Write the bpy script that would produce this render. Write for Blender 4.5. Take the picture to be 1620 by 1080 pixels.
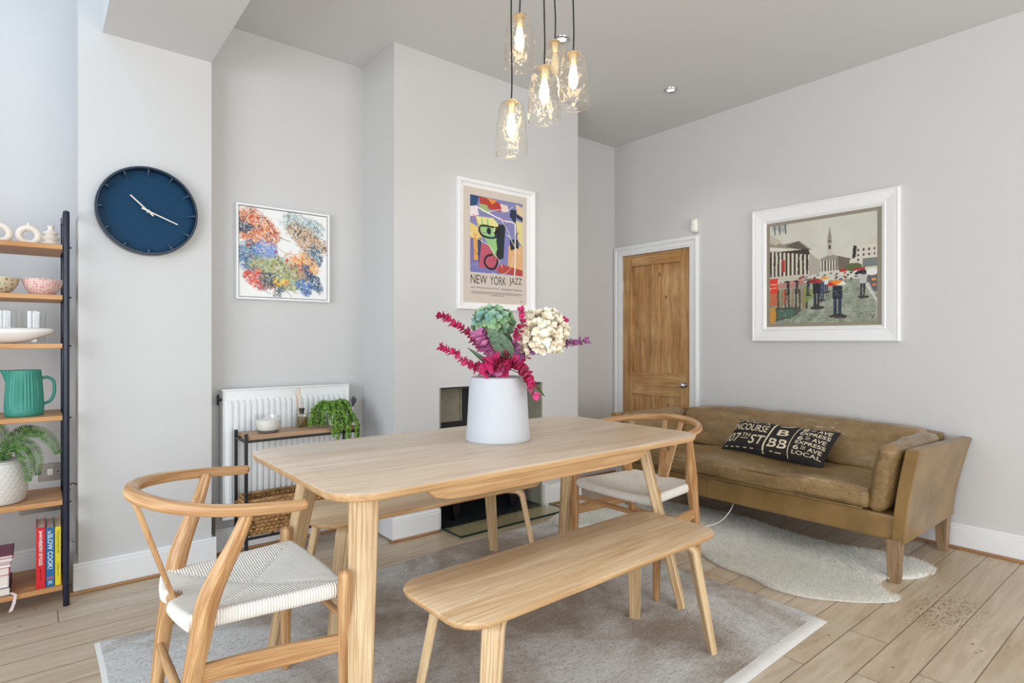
import bpy, bmesh, math, random
import numpy as np
from mathutils import Vector, Matrix, noise
random.seed(7); rng = np.random.RandomState(7)
C = bpy.context.scene.collection
for o in list(bpy.data.objects): bpy.data.objects.remove(o)
PI = math.pi

# ------------------------------------------------------------------ camera
YAW = math.radians(50.85)
cam_d = bpy.data.cameras.new('camera'); cam = bpy.data.objects.new('camera', cam_d); C.objects.link(cam)
cam.location = (0, 0, 1.2); cam.rotation_euler = (PI/2, 0, YAW - PI/2)
cam_d.sensor_width = 36; cam_d.lens = 36*924/1620; cam_d.clip_start = 0.05
bpy.context.scene.camera = cam

# ------------------------------------------------------------------ world, lights, exposure
def lin(c): return tuple(((x/255)/12.92 if x/255 <= .04045 else ((x/255+.055)/1.055)**2.4) for x in c)
w = bpy.data.worlds.new('world'); bpy.context.scene.world = w; w.use_nodes = True
w.node_tree.nodes['Background'].inputs[0].default_value = (.80, .90, 1.0, 1)
w.node_tree.nodes['Background'].inputs[1].default_value = .8
vs = bpy.context.scene.view_settings
vs.view_transform = 'Standard'; vs.look = 'None'; vs.gamma = 1; vs.exposure = 0.0; vs.use_curve_mapping = False
def area(name, loc, rot, sx, sy, power, col):
    l = bpy.data.lights.new(name, 'AREA'); l.shape = 'RECTANGLE'; l.size = sx; l.size_y = sy; l.energy = power; l.color = col
    o = bpy.data.objects.new(name, l); C.objects.link(o); o.location = loc; o.rotation_euler = rot; return o
# daylight: roof glazing over the side extension, plus fill lamps added at unseen openings behind and on the extension side
area('skylight_daylight', (-1.05, 1.2, 3.55), (0, 0, 0), 2.2, 5.2, 30, (.36, .66, 1.0))
area('added_rear_fill', (1.5, -2.9, 1.35), (PI/2, 0, 0), 4.2, 2.3, 126, (.96, .96, .95))
area('added_side_fill', (-2.4, .4, 1.5), (0, -PI/2, 0), 1.8, 3.6, 126, (.90, .95, 1.0))

# ------------------------------------------------------------------ node helpers
def newmat(name):
    m = bpy.data.materials.new(name); m.use_nodes = True; nt = m.node_tree
    return m, nt, nt.nodes['Principled BSDF']
def setin(nt, n, ins):
    for k, v in ins.items():
        s = n.inputs[k]
        if isinstance(v, bpy.types.NodeSocket): nt.links.new(v, s)
        else: s.default_value = v
def nd(nt, t, ins=None, **kw):
    n = nt.nodes.new('ShaderNode'+t)
    for k, v in kw.items(): setattr(n, k, v)
    if ins: setin(nt, n, ins)
    return n
def mth(nt, op, a, b=None, c=None):
    n = nt.nodes.new('ShaderNodeMath'); n.operation = op
    for i, v in enumerate((a, b, c)):
        if v is None: continue
        if isinstance(v, bpy.types.NodeSocket): nt.links.new(v, n.inputs[i])
        else: n.inputs[i].default_value = v
    return n.outputs[0]
def mix(nt, f, a, b, blend='MIX'):
    n = nt.nodes.new('ShaderNodeMix'); n.data_type = 'RGBA'; n.blend_type = blend
    for i, v in ((0, f), (6, a), (7, b)):
        if isinstance(v, bpy.types.NodeSocket): nt.links.new(v, n.inputs[i])
        else: n.inputs[i].default_value = v if i == 0 else (tuple(v)+(1,))[:4]
    return n.outputs[2]
def ramp(nt, f, p0, p1):
    n = nd(nt, 'MapRange', {0: f, 1: p0, 2: p1}); return n.outputs[0]
def coords(nt, kind='Object', scale=(1, 1, 1), loc=(0, 0, 0)):
    t = nd(nt, 'TexCoord'); m = nd(nt, 'Mapping', {0: t.outputs[kind], 1: loc, 3: scale}); return m.outputs[0]
def noi(nt, vec, scale, detail=4, rough=.55, dist=0.0):
    return nd(nt, 'TexNoise', {'Vector': vec, 'Scale': scale, 'Detail': detail, 'Roughness': rough, 'Distortion': dist}).outputs[0]
def bump(nt, h, strength, dist=.01):
    return nd(nt, 'Bump', {'Height': h, 'Strength': strength, 'Distance': dist}).outputs[0]
MATS = {}
def plain(name, col, rough=.5, metal=0, spec=.5, bmp=None, var=0, coat=0, trans=0, emit=None):
    if name in MATS: return MATS[name]
    m, nt, b = newmat(name)
    c = lin(col)
    b.inputs['Base Color'].default_value = c+(1,); b.inputs['Roughness'].default_value = rough
    b.inputs['Metallic'].default_value = metal; b.inputs['Specular IOR Level'].default_value = spec
    b.inputs['Coat Weight'].default_value = coat
    v = coords(nt)
    if var:
        n = noi(nt, v, 6, 5)
        nt.links.new(mix(nt, ramp(nt, n, .3, .7), tuple(x*(1-var) for x in c), tuple(min(1, x*(1+var)) for x in c)), b.inputs['Base Color'])
    if bmp:
        nt.links.new(bump(nt, noi(nt, v, bmp[0], 5), bmp[1], bmp[2] if len(bmp) > 2 else .005), b.inputs['Normal'])
    if emit:
        b.inputs['Emission Color'].default_value = lin(emit[0])+(1,); b.inputs['Emission Strength'].default_value = emit[1]
    MATS[name] = m; return m
def wood(name, light, dark, axis='X', uv=False, lam=None, rough=.45, grain=1.0, lamvar=.10, fine=1.0, uvs=22, con=(.38, .62)):
    m, nt, b = newmat(name)
    L, D = lin(light), lin(dark)
    if uv: v = coords(nt, 'UV', (1.3, uvs, 1))
    else:
        sc = {'X': (1.0, 13, 13), 'Y': (13, 1.0, 13), 'Z': (13, 13, 1.0)}[axis]
        v = coords(nt, 'Object', sc)
    n1 = noi(nt, v, 1.6*grain, 5, .6, 1.2)
    v2 = nd(nt, 'VectorMath', {0: v, 1: (2.0, 9, 9) if (uv or axis == 'X') else ((9, 2.0, 9) if axis == 'Y' else (9, 9, 2.0))}, operation='MULTIPLY').outputs[0]
    n2 = noi(nt, v2, 1.1*grain, 3, .7)
    f = mth(nt, 'MULTIPLY_ADD', n1, .62, mth(nt, 'MULTIPLY', n2, .38*fine))
    col = mix(nt, ramp(nt, f, *con), D, L)
    if lam:
        ax, wd, off = lam
        t = nd(nt, 'TexCoord').outputs['Object']
        s = nd(nt, 'SeparateXYZ', {0: t}).outputs['XYZ'.index(ax)]
        idx = mth(nt, 'FLOOR', mth(nt, 'DIVIDE', mth(nt, 'ADD', s, off), wd))
        wn = nd(nt, 'TexWhiteNoise', {'W': idx}, noise_dimensions='1D').outputs[0]
        hsv = nd(nt, 'HueSaturation', {'Color': col, 'Value': mth(nt, 'MULTIPLY_ADD', wn, 2*lamvar, 1-lamvar), 'Saturation': mth(nt, 'MULTIPLY_ADD', wn, -.25, 1.1)})
        col = hsv.outputs[0]
    nt.links.new(col, b.inputs['Base Color'])
    b.inputs['Roughness'].default_value = rough
    nt.links.new(bump(nt, n2, .12, .002), b.inputs['Normal'])
    MATS[name] = m; return m
def thin_glass(name, tint=(255, 255, 255), bmp=None, ior=1.45, rough=.02, extra=.04, edge=.45):
    m, nt, b = newmat(name); out = nt.nodes['Material Output']; nt.nodes.remove(b)
    tr = nd(nt, 'BsdfTransparent', {0: lin(tint)+(1,)}); gl = nd(nt, 'BsdfGlossy', {0: (1, 1, 1, 1), 'Roughness': rough})
    fr = nd(nt, 'LayerWeight', {'Blend': .5})
    if bmp:
        bp = bump(nt, noi(nt, coords(nt), bmp[0], 2, .4), bmp[1], bmp[2])
        nt.links.new(bp, fr.inputs['Normal']); nt.links.new(bp, gl.inputs['Normal'])
    fac = mth(nt, 'MULTIPLY_ADD', mth(nt, 'POWER', fr.outputs['Facing'], 3.2), edge, extra)
    mx = nd(nt, 'MixShader', {0: fac, 1: tr.outputs[0], 2: gl.outputs[0]})
    nt.links.new(mx.outputs[0], out.inputs[0]); MATS[name] = m; return m

# ------------------------------------------------------------------ mesh helpers
OFF = {}
def V(*a): return Vector(a)
class MB:
    def __init__(s): s.v = []; s.f = []; s.uv = []
    def add(s, vs_, fs, uvs=None):
        k = len(s.v); s.v.extend(tuple(p) for p in vs_)
        for i, f in enumerate(fs):
            s.f.append(tuple(j+k for j in f)); s.uv.append(uvs[i] if uvs else None)
        return s
    def box(s, x0, x1, y0, y1, z0, z1):
        x0, x1 = sorted((x0, x1)); y0, y1 = sorted((y0, y1)); z0, z1 = sorted((z0, z1))
        return s.add([(x0, y0, z0), (x1, y0, z0), (x1, y1, z0), (x0, y1, z0), (x0, y0, z1), (x1, y0, z1), (x1, y1, z1), (x0, y1, z1)],
                     [(0, 3, 2, 1), (4, 5, 6, 7), (0, 1, 5, 4), (1, 2, 6, 5), (2, 3, 7, 6), (3, 0, 4, 7)])
    def tube(s, pts, r, seg=12, res=6, flat=1.0, flatdir=None, closed=False, roundcap=True):
        P = [Vector(p) for p in pts]
        R = r if isinstance(r, (list, tuple)) else [r]*len(P)
        if res > 1 and len(P) > 2: P, R = catmull(P, R, res, closed)
        n = len(P); rings = []; up = None; dist = 0; D = []
        for i in range(n):
            if closed: t = (P[(i+1) % n]-P[i-1]).normalized()
            else: t = (P[min(i+1, n-1)]-P[max(i-1, 0)]).normalized()
            if up is None:
                a = Vector(flatdir) if flatdir else (V(0, 0, 1) if abs(t.z) < .9 else V(1, 0, 0))
                up = (a-t*a.dot(t)).normalized()
            elif flatdir: a = Vector(flatdir); up = (a-t*a.dot(t)).normalized()
            else: up = (up-t*up.dot(t)).normalized()
            rings.append((P[i], t, up, t.cross(up), R[i]))
            if i: dist += (P[i]-P[i-1]).length
            D.append(dist)
        if not closed and roundcap:
            p, t, u, b, rr = rings[0]; pre = [(p-t*rr*math.sin(a)*.8, t, u, b, rr*math.cos(a)) for a in (1.35, .9, .45)]
            p, t, u, b, rr = rings[-1]; post = [(p+t*rr*math.sin(a)*.8, t, u, b, rr*math.cos(a)) for a in (.45, .9, 1.35)]
            rings = pre+rings+post; D = [D[0]]*3+D+[D[-1]]*3
        vs_, fs, uv = [], [], []
        for (p, t, u, b, rr) in rings:
            for k in range(seg):
                a = 2*PI*k/seg; vs_.append(p+u*(rr*flat*math.cos(a))+b*(rr*math.sin(a)))
        m = len(rings); cnt = m if closed else m-1
        for i in range(cnt):
            j = (i+1) % m
            for k in range(seg):
                l = (k+1) % seg
                fs.append((i*seg+k, i*seg+l, j*seg+l, j*seg+k))
                c = 2*PI*max(R)/seg; d0, d1 = D[i], (D[j] if j else D[i]+.01)
                uv.append([(d0, k*c), (d0, (k+1)*c), (d1, (k+1)*c), (d1, k*c)])
        if not closed:
            fs.append(tuple(range(seg))[::-1]); uv.append([(0, 0)]*seg)
            fs.append(tuple((m-1)*seg+k for k in range(seg))); uv.append([(0, 0)]*seg)
        return s.add(vs_, fs, uv)
    def lathe(s, c, prof, seg=40, axis='Z', sx=1, sy=1):
        vs_, fs = [], []
        for (r, z) in prof:
            for k in range(seg):
                a = 2*PI*k/seg; x, y = r*math.cos(a)*sx, r*math.sin(a)*sy
                if axis == 'Z': vs_.append((c[0]+x, c[1]+y, c[2]+z))
                elif axis == 'Y': vs_.append((c[0]+x, c[1]+z, c[2]+y))
                else: vs_.append((c[0]+z, c[1]+x, c[2]+y))
        for i in range(len(prof)-1):
            for k in range(seg):
                l = (k+1) % seg; f = (i*seg+k, i*seg+l, (i+1)*seg+l, (i+1)*seg+k)
                fs.append(f)
        if prof[0][0] > 1e-5: fs.append(tuple(range(seg))[::-1])
        if prof[-1][0] > 1e-5: fs.append(tuple((len(prof)-1)*seg+k for k in range(seg)))
        return s.add(vs_, fs)
    def prism(s, poly, f, d0, d1):
        """poly 2D -> f(a,b,d) gives 3D"""
        n = len(poly); vs_ = [f(a, b, d0) for a, b in poly]+[f(a, b, d1) for a, b in poly]
        fs = [tuple(range(n))[::-1], tuple(range(n, 2*n))]+[(i, (i+1) % n, n+(i+1) % n, n+i) for i in range(n)]
        return s.add(vs_, fs)
    def ribbon(s, pts, W, th, wd, res=4):
        """rectangular section swept along pts; W width direction; th thickness list; wd width list"""
        P = [Vector(p) for p in pts]; W = Vector(W).normalized(); n = len(P); vs_, fs, uv = [], [], []; D = 0; Ds = []
        for i in range(n):
            t = (P[min(i+1, n-1)]-P[max(i-1, 0)]).normalized(); nn = t.cross(W).normalized()
            w_, h = wd[i]/2, th[i]/2; c = min(w_, h)*.28
            for (a, b) in ((-w_+c, -h), (w_-c, -h), (w_, -h+c), (w_, h-c), (w_-c, h), (-w_+c, h), (-w_, h-c), (-w_, -h+c)):
                vs_.append(P[i]+W*a+nn*b)
            if i: D += (P[i]-P[i-1]).length
            Ds.append(D)
        pos = [0, .05, .06, .08, .09, .14, .15, .17, .18]
        for i in range(n-1):
            for k in range(8):
                l = (k+1) % 8; fs.append((i*8+k, i*8+l, (i+1)*8+l, (i+1)*8+k))
                uv.append([(Ds[i], pos[k]), (Ds[i], pos[k+1]), (Ds[i+1], pos[k+1]), (Ds[i+1], pos[k])])
        fs.append(tuple(range(8))[::-1]); uv.append([(0, 0)]*8); fs.append(tuple((n-1)*8+k for k in range(8))); uv.append([(0, 0)]*8)
        return s.add(vs_, fs, uv)
    def soft(s, c, h, r, puff=(0, 0, 0), n=10, wr=0, wsc=6, deform=None, seed=0, rot=None, ridge=0):
        """rounded, puffed box with wrinkles; c centre, h half sizes"""
        bm = bmesh.new(); bmesh.ops.create_cube(bm, size=2)
        bmesh.ops.subdivide_edges(bm, edges=bm.edges[:], cuts=n, use_grid_fill=True)
        out = []
        for v in bm.verts:
            q = v.co
            p = Vector([math.copysign(abs(q[i])**.75, q[i])*h[i] for i in range(3)])
            inn = Vector([max(-(h[i]-r), min(h[i]-r, p[i])) for i in range(3)]); d = p-inn
            if d.length > 1e-9: p = inn+d.normalized()*r
            for i in range(3):
                j, k = (i+1) % 3, (i+2) % 3
                p[i] += math.copysign(1, q[i])*abs(q[i])**3*puff[i]*(1-q[j]**2)*(1-q[k]**2)
            if wr:
                nv = noise.noise_vector(Vector((p+Vector(c))*wsc)+V(seed, seed, 0)); n2 = noise.noise(Vector((p+Vector(c))*wsc*2.7)+V(seed*3, 0, 0))
                n3 = 1-abs(noise.noise(Vector((p+Vector(c))*wsc*4.1)+V(0, seed*3, 0)))*2; p += nv*wr+nv.normalized()*n2*wr*.6+q.normalized()*n3*wr*ridge
            if deform: p = deform(p)
            if rot: p = rot @ p
            out.append(p+Vector(c))
        s.add(out, [tuple(v.index for v in f.verts) for f in bm.faces]); bm.free(); return s
    def build(s, name, mat, parent=None, bevel=0, smooth=True, angle=38, origin=None, seg=2, sub=0):
        off = OFF[parent.name] if parent else (Vector(origin) if origin else V(0, 0, 0))
        me = bpy.data.meshes.new(name)
        arr = np.array(s.v, dtype=np.float64).reshape(-1, 3)-np.array(off)
        me.from_pydata(arr.tolist(), [], s.f)
        if any(u is not None for u in s.uv):
            l = me.uv_layers.new(name='UVMap'); flat = []
            for f, u in zip(s.f, s.uv):
                for i in range(len(f)): flat.extend(u[i] if u else (0, 0))
            l.data.foreach_set('uv', flat)
        me.materials.append(mat); me.update()
        if smooth:
            me.polygons.foreach_set('use_smooth', [True]*len(me.polygons)); me.set_sharp_from_angle(angle=math.radians(angle))
        o = bpy.data.objects.new(name, me); C.objects.link(o)
        if parent: o.parent = parent
        else: o.location = off
        OFF[o.name] = off
        if bevel:
            b = o.modifiers.new('bevel', 'BEVEL'); b.width = bevel; b.segments = seg; b.limit_method = 'ANGLE'; b.angle_limit = math.radians(40)
        if sub:
            b = o.modifiers.new('sub', 'SUBSURF'); b.levels = sub; b.render_levels = sub
        return o
def catmull(P, R, res, closed=False):
    n = len(P); oP, oR = [], []
    for i in range(n if closed else n-1):
        g = (lambda k: P[k % n]) if closed else (lambda k: P[max(0, min(n-1, k))])
        p0, p1, p2, p3 = g(i-1), g(i), g(i+1), g(i+2)
        for j in range(res):
            t = j/res
            oP.append(.5*((2*p1)+(-p0+p2)*t+(2*p0-5*p1+4*p2-p3)*t*t+(-p0+3*p1-3*p2+p3)*t**3))
            a, b = R[i], R[(i+1) % n]; oR.append(a+(b-a)*t)
    if not closed: oP.append(P[-1]); oR.append(R[-1])
    return oP, oR
def rrect(x0, x1, y0, y1, r, n=8, bow=0):
    pts = []
    for cx, cy, a0 in ((x1-r, y0+r, -PI/2), (x1-r, y1-r, 0), (x0+r, y1-r, PI/2), (x0+r, y0+r, PI)):
        for i in range(n+1):
            a = a0+PI/2*i/n; pts.append((cx+r*math.cos(a), cy+r*math.sin(a)))
    return pts
def slab(poly, z0, z1, e=.006, under=0.0):
    """rounded edge slab from outline"""
    mb = MB(); n = len(poly); cx = sum(p[0] for p in poly)/n; cy = sum(p[1] for p in poly)/n
    def ins(d):
        out = []
        for i in range(n):
            a, b = Vector(poly[i-1]), Vector(poly[(i+1) % n]); t = (b-a)
            if t.length < 1e-9: out.append(Vector(poly[i])); continue
            t.normalize(); out.append(Vector(poly[i])+Vector((-t.y, t.x))*d)
        return out
    lv = [(under+e, z0), (under+e*.3, z0+e*.3), (under, z0+e), (0, z1-e), (e*.3, z1-e*.3), (e, z1)]
    vs_ = []
    for d, z in lv: vs_ += [(p.x, p.y, z) for p in ins(d)]
    fs = [tuple(range(n))[::-1], tuple((len(lv)-1)*n+k for k in range(n))]
    for i in range(len(lv)-1):
        for k in range(n): l = (k+1) % n; fs.append((i*n+k, i*n+l, (i+1)*n+l, (i+1)*n+k))
    return mb.add(vs_, fs)
def thing(name, label, cat, loc, group=None):
    o = bpy.data.objects.new(name, None); C.objects.link(o); o.empty_display_size = .1
    o.location = loc; o['label'] = label; o['category'] = cat
    if group: o['group'] = group
    OFF[o.name] = Vector(loc); return o
def edge_mat(o, mat):
    o.data.materials.append(mat)
    for p in o.data.polygons:
        if p.normal.z < .55: p.material_index = 1
    return o
def tag(o, label, cat, group=None):
    o['label'] = label; o['category'] = cat
    if group: o['group'] = group
    return o
def struct(o): o['kind'] = 'structure'; return o
def textmesh(txt, h, w=None, bold=0.0, shear=0, center=False):
    """2D triangulated text: cap height h, width w (or natural); returns verts2d, faces"""
    cu = bpy.data.curves.new('t', 'FONT'); cu.body = txt; cu.size = 1; cu.offset = bold; cu.shear = shear; cu.resolution_u = 3
    ob = bpy.data.objects.new('t', cu); C.objects.link(ob)
    me = bpy.data.meshes.new_from_object(ob, depsgraph=None) if False else ob.to_mesh()
    vs_ = [(v.co.x, v.co.y) for v in me.vertices]; fs = [tuple(p.vertices) for p in me.polygons]
    ob.to_mesh_clear(); bpy.data.objects.remove(ob); bpy.data.curves.remove(cu)
    if not vs_: return [], []
    x0 = min(v[0] for v in vs_); x1 = max(v[0] for v in vs_); y1 = max(v[1] for v in vs_); y0 = min(v[1] for v in vs_)
    sy = h/(y1-y0); sx = w/(x1-x0) if w else sy
    return [((v[0]-x0)*sx-(((x1-x0)*sx/2) if center else 0), (v[1]-y0)*sy) for v in vs_], fs

# ------------------------------------------------------------------ materials
def wallmat(name, col, rough=.65):
    m, nt, b = newmat(name); c = lin(col); v = coords(nt)
    nt.links.new(mix(nt, ramp(nt, noi(nt, v, 1.3, 3), .3, .7), tuple(x*.985 for x in c), c), b.inputs['Base Color'])
    b.inputs['Roughness'].default_value = rough; b.inputs['Specular IOR Level'].default_value = .25
    nt.links.new(bump(nt, noi(nt, v, 160, 4, .6), .06, .003), b.inputs['Normal']); return m
WALL = wallmat('painted_wall', (207, 206, 205)); CEIL = wallmat('painted_ceiling', (213, 213, 212))
GLOSSW = plain('satin_white_paint', (232, 233, 234), .32, bmp=(30, .03))
OAK = wood('oak_top', (230, 210, 186), (206, 180, 154), 'X', lam=('Y', .128, .03), rough=.36, lamvar=.06, con=(.40, .60))
OAKB = wood('oak_bench', (238, 212, 176), (208, 172, 130), 'X', lam=('Y', .128, .064), rough=.38, lamvar=.15, con=(.40, .60))
OAKU = wood('oak_lamina', (222, 196, 156), (180, 146, 104), uv=True, rough=.42, uvs=60, con=(.42, .58))
OAKE = wood('oak_edge_shaded', (212, 176, 130), (176, 134, 88), 'X', rough=.42)  # veneer edge tone, with shading of the sides darkened into the colour
OAKC = wood('oak_chair', (212, 172, 124), (166, 118, 72), uv=True, rough=.34, uvs=22, con=(.43, .57))
OAKC2 = wood('oak_chair_plain', (212, 172, 124), (170, 124, 78), 'Z', rough=.34)
OAKS = wood('oak_shelf', (206, 156, 102), (170, 116, 66), 'X', rough=.45)
OAKK = wood('oak_console', (196, 162, 130), (160, 122, 90), 'X', rough=.5)
PINE = None
BLACK = plain('black_metal', (22, 23, 26), .4, bmp=(80, .03)); NAVYM = plain('navy_metal', (16, 24, 46), .32, bmp=(80, .03))
CHROME = plain('chrome', (205, 205, 208), .12, 1.0, bmp=(10, .01)); STEEL = plain('brushed_steel', (150, 146, 140), .38, .9, bmp=(120, .08))
BRASSY = plain('pale_brass', (226, 206, 168), .35, .6, bmp=(60, .03))
WHITEP = plain('white_plastic', (236, 234, 224), .4, bmp=(60, .02))

def pine_mat(name, axis):
    m, nt, b = newmat(name)
    sc = (9, 9, .8) if axis == 'Z' else (9, .8, 9)
    v = coords(nt, 'Object', sc)
    n1 = noi(nt, v, 1.4, 6, .6, 2.0); n2 = noi(nt, v, 9, 3, .6)
    f = mth(nt, 'MULTIPLY_ADD', n1, .7, mth(nt, 'MULTIPLY', n2, .3))
    col = mix(nt, ramp(nt, f, .34, .68), lin((158, 116, 70)), lin((222, 182, 128)))
    vo = nd(nt, 'TexVoronoi', {'Vector': coords(nt, 'Object', (5, 5.5, 4)), 'Scale': 1.0, 'Randomness': 1.0}).outputs['Distance']
    col = mix(nt, ramp(nt, vo, .10, .05), col, lin((84, 48, 24)))
    big = noi(nt, coords(nt), 3, 3)
    col = mix(nt, ramp(nt, big, .35, .75), col, mix(nt, .8, col, lin((206, 170, 120)), 'MULTIPLY'))
    nt.links.new(col, b.inputs['Base Color']); b.inputs['Roughness'].default_value = .5
    nt.links.new(bump(nt, n2, .15, .003), b.inputs['Normal']); return m
PINEZ = pine_mat('stripped_pine_upright', 'Z'); PINEY = pine_mat('stripped_pine_rail', 'Y')

def floor_mat():
    m, nt, b = newmat('oak_floorboards')
    t = nd(nt, 'TexCoord').outputs['Object']; s = nd(nt, 'SeparateXYZ', {0: t}); x, y = s.outputs[0], s.outputs[1]
    q = mth(nt, 'DIVIDE', mth(nt, 'SUBTRACT', y, .998-1.44), .144); idx = mth(nt, 'FLOOR', q); fr = mth(nt, 'FRACT', q)
    wn = nd(nt, 'TexWhiteNoise', {'W': idx}, noise_dimensions='1D').outputs[0]
    xo = mth(nt, 'DIVIDE', mth(nt, 'MULTIPLY_ADD', wn, 2.3, x), 1.9); jx = mth(nt, 'FRACT', xo); jid = mth(nt, 'FLOOR', xo)
    wn2 = nd(nt, 'TexWhiteNoise', {'W': mth(nt, 'MULTIPLY_ADD', jid, 17.3, idx)}, noise_dimensions='1D').outputs[0]
    ed = mth(nt, 'MINIMUM', fr, mth(nt, 'SUBTRACT', 1, fr)); ej = mth(nt, 'MULTIPLY', mth(nt, 'MINIMUM', jx, mth(nt, 'SUBTRACT', 1, jx)), 13)
    e = mth(nt, 'MINIMUM', ed, ej)
    comb = nd(nt, 'CombineXYZ', {0: mth(nt, 'MULTIPLY', x, .9), 1: mth(nt, 'MULTIPLY', y, 8), 2: mth(nt, 'MULTIPLY', wn2, 40)}).outputs[0]
    n1 = noi(nt, comb, 1.5, 6, .6, 1.6); n2 = noi(nt, comb, 8, 4, .65, .6)
    f = mth(nt, 'MULTIPLY_ADD', n1, .65, mth(nt, 'MULTIPLY', n2, .35))
    col = mix(nt, ramp(nt, f, .30, .70), lin((172, 150, 124)), lin((210, 192, 168)))
    hv = nd(nt, 'HueSaturation', {'Color': col, 'Value': mth(nt, 'MULTIPLY_ADD', wn2, .16, .93), 'Saturation': mth(nt, 'MULTIPLY_ADD', wn2, -.3, 1.1)}).outputs[0]
    # worn pale patches, dark scuffs and nail specks
    v = coords(nt); big = noi(nt, v, 1.6, 4)
    hv = mix(nt, mth(nt, 'MULTIPLY', ramp(nt, big, .5, .7), .35), hv, lin((218, 206, 188)))
    sc = noi(nt, nd(nt, 'VectorMath', {0: t, 1: (3.5, 12, 1)}, operation='MULTIPLY').outputs[0], 1.8, 8, .8)
    hv = mix(nt, mth(nt, 'MULTIPLY', ramp(nt, sc, .60, .70), .6), hv, lin((96, 76, 56)))
    vo = nd(nt, 'TexVoronoi', {'Vector': nd(nt, 'VectorMath', {0: t, 1: (3.2, 5.2, 1)}, operation='MULTIPLY').outputs[0], 'Scale': 2.3}).outputs['Distance']
    hv = mix(nt, mth(nt, 'MULTIPLY', ramp(nt, vo, .075, .04), .7), hv, lin((78, 56, 38)))
    lc = nd(nt, 'VectorMath', {0: nd(nt, 'VectorMath', {0: t, 1: (3.14, .80, 0)}, operation='SUBTRACT').outputs[0], 1: (3.0, 6.5, 1)}, operation='MULTIPLY').outputs[0]
    dl = nd(nt, 'VectorMath', {0: lc}, operation='LENGTH').outputs['Value']; sp = noi(nt, nd(nt, 'VectorMath', {0: t, 1: (30, 90, 1)}, operation='MULTIPLY').outputs[0], 1.0, 5, .8)
    hv = mix(nt, mth(nt, 'MULTIPLY', mth(nt, 'MULTIPLY', ramp(nt, dl, 1.0, .5), ramp(nt, sp, .50, .60)), .75), hv, lin((70, 54, 40)))
    gap = ramp(nt, e, .018, .008)
    col = mix(nt, mth(nt, 'MULTIPLY', gap, .8), hv, lin((84, 62, 42)))
    nt.links.new(col, b.inputs['Base Color'])
    nt.links.new(mth(nt, 'MULTIPLY_ADD', n2, .2, .30), b.inputs['Roughness'])
    h = mth(nt, 'SUBTRACT', mth(nt, 'MULTIPLY', n2, .15), gap)
    nt.links.new(bump(nt, h, .35, .003), b.inputs['Normal']); return m
FLOOR = floor_mat()

# ------------------------------------------------------------------ setting
XB, YA, YP, YR, YC, H = 4.17, 3.61, 3.48, 3.87, 3.17, 3.0
def sbox(name, mat, *b, bevel=0):
    mb = MB()
    for q in b: mb.box(*q)
    return struct(mb.build(name, mat, smooth=False, bevel=bevel))
sbox('floor', FLOOR, (-2.6, XB+.25, -3.1, YR+.1, -.05, 0))
sbox('ceiling', CEIL, (.735, XB+.2, -3.1, YR, H, H+.1))
# downstand beam carrying the wall of the upper floor, runs towards the camera
sbox('ceiling_beam', CEIL, (.25, .735, -3.1, YP+.02, 2.71, 3.6))
# roof slab of the side extension, open where the glazing sits
sbox('ceiling_extension', CEIL, (-2.6, -2.2, -3.1, YR, 3.5, 3.6), (-2.2, .25, -3.1, -1.5, 3.5, 3.6), (-2.2, .25, 3.86, YR+.1, 3.5, 3.7))
sbox('wall_back', WALL, (.735, 1.667, YA, YA+.1, 0, H), (3.235, XB+.1, YA, YA+.1, 0, H))
sbox('wall_pier', WALL, (.155, .735, YP, YR+.1, 0, 3.6))
sbox('wall_recess', WALL, (-2.6, .155, YR, YR+.1, 0, 3.6))
sbox('wall_left', WALL, (-2.7, -2.6, -3.1, -1.6, 0, 3.6), (-2.7, -2.6, 2.4, YR+.1, 0, 3.6), (-2.7, -2.6, -1.6, 2.4, 0, .5), (-2.7, -2.6, -1.6, 2.4, 2.5, 3.6))
sbox('wall_front', WALL, (-2.6, -1.3, -3.2, -3.1, 0, 3.6), (3.7, XB+.1, -3.2, -3.1, 0, 3.6), (-1.3, 3.7, -3.2, -3.1, 2.5, 3.6))
DY0, DY1, DZ = 2.800, 3.519, 1.978
sbox('wall_right', WALL, (XB, XB+.12, -3.1, DY0-.012, 0, H), (XB, XB+.12, DY1+.012, YA+.05, 0, H), (XB, XB+.12, DY0-.012, DY1+.012, DZ+.012, H))
FX0, FX1, FZ = 1.985, 2.868, .905
sbox('wall_chimney_breast', WALL, (1.667, FX0, YC, YA+.1, 0, H), (FX1, 3.235, YC, YA+.1, 0, H), (FX0, FX1, YC, YA+.1, FZ, H))
PLAST = plain('fireplace_plaster', (150, 146, 128), .8, bmp=(18, .5, .01), var=.18)
SLATE = plain('dark_slate', (40, 44, 44), .55, bmp=(12, .5, .01), var=.3)
mb = MB(); mb.box(FX0, FX0+.012, YC+.003, YC+.27, 0, FZ); mb.box(FX1-.012, FX1, YC+.003, YC+.27, 0, FZ)
struct(mb.build('trim_fireplace_cheeks', PLAST, smooth=False))
mb = MB(); mb.box(FX0+.012, 2.33, 3.44, 3.46, .64, FZ-.013); mb.box(2.322, 2.336, 3.432, 3.46, .64, FZ-.013); struct(mb.build('trim_fireback', PLAST, smooth=False))
mb = MB(); mb.box(FX0, FX1, YA-.03, YA-.005, 0, FZ); mb.box(FX0, FX0+.06, YC+.27, YA-.03, 0, FZ); mb.box(FX1-.06, FX1, YC+.27, YA-.03, 0, FZ); mb.box(FX0, FX1, YC+.01, YA-.01, FZ-.012, FZ-.002)
struct(mb.build('trim_fireplace_lining', SLATE, smooth=False))
mb = MB(); mb.box(FX0+.012, FX1-.012, YC+.0, YA-.03, .001, .012)
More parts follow.
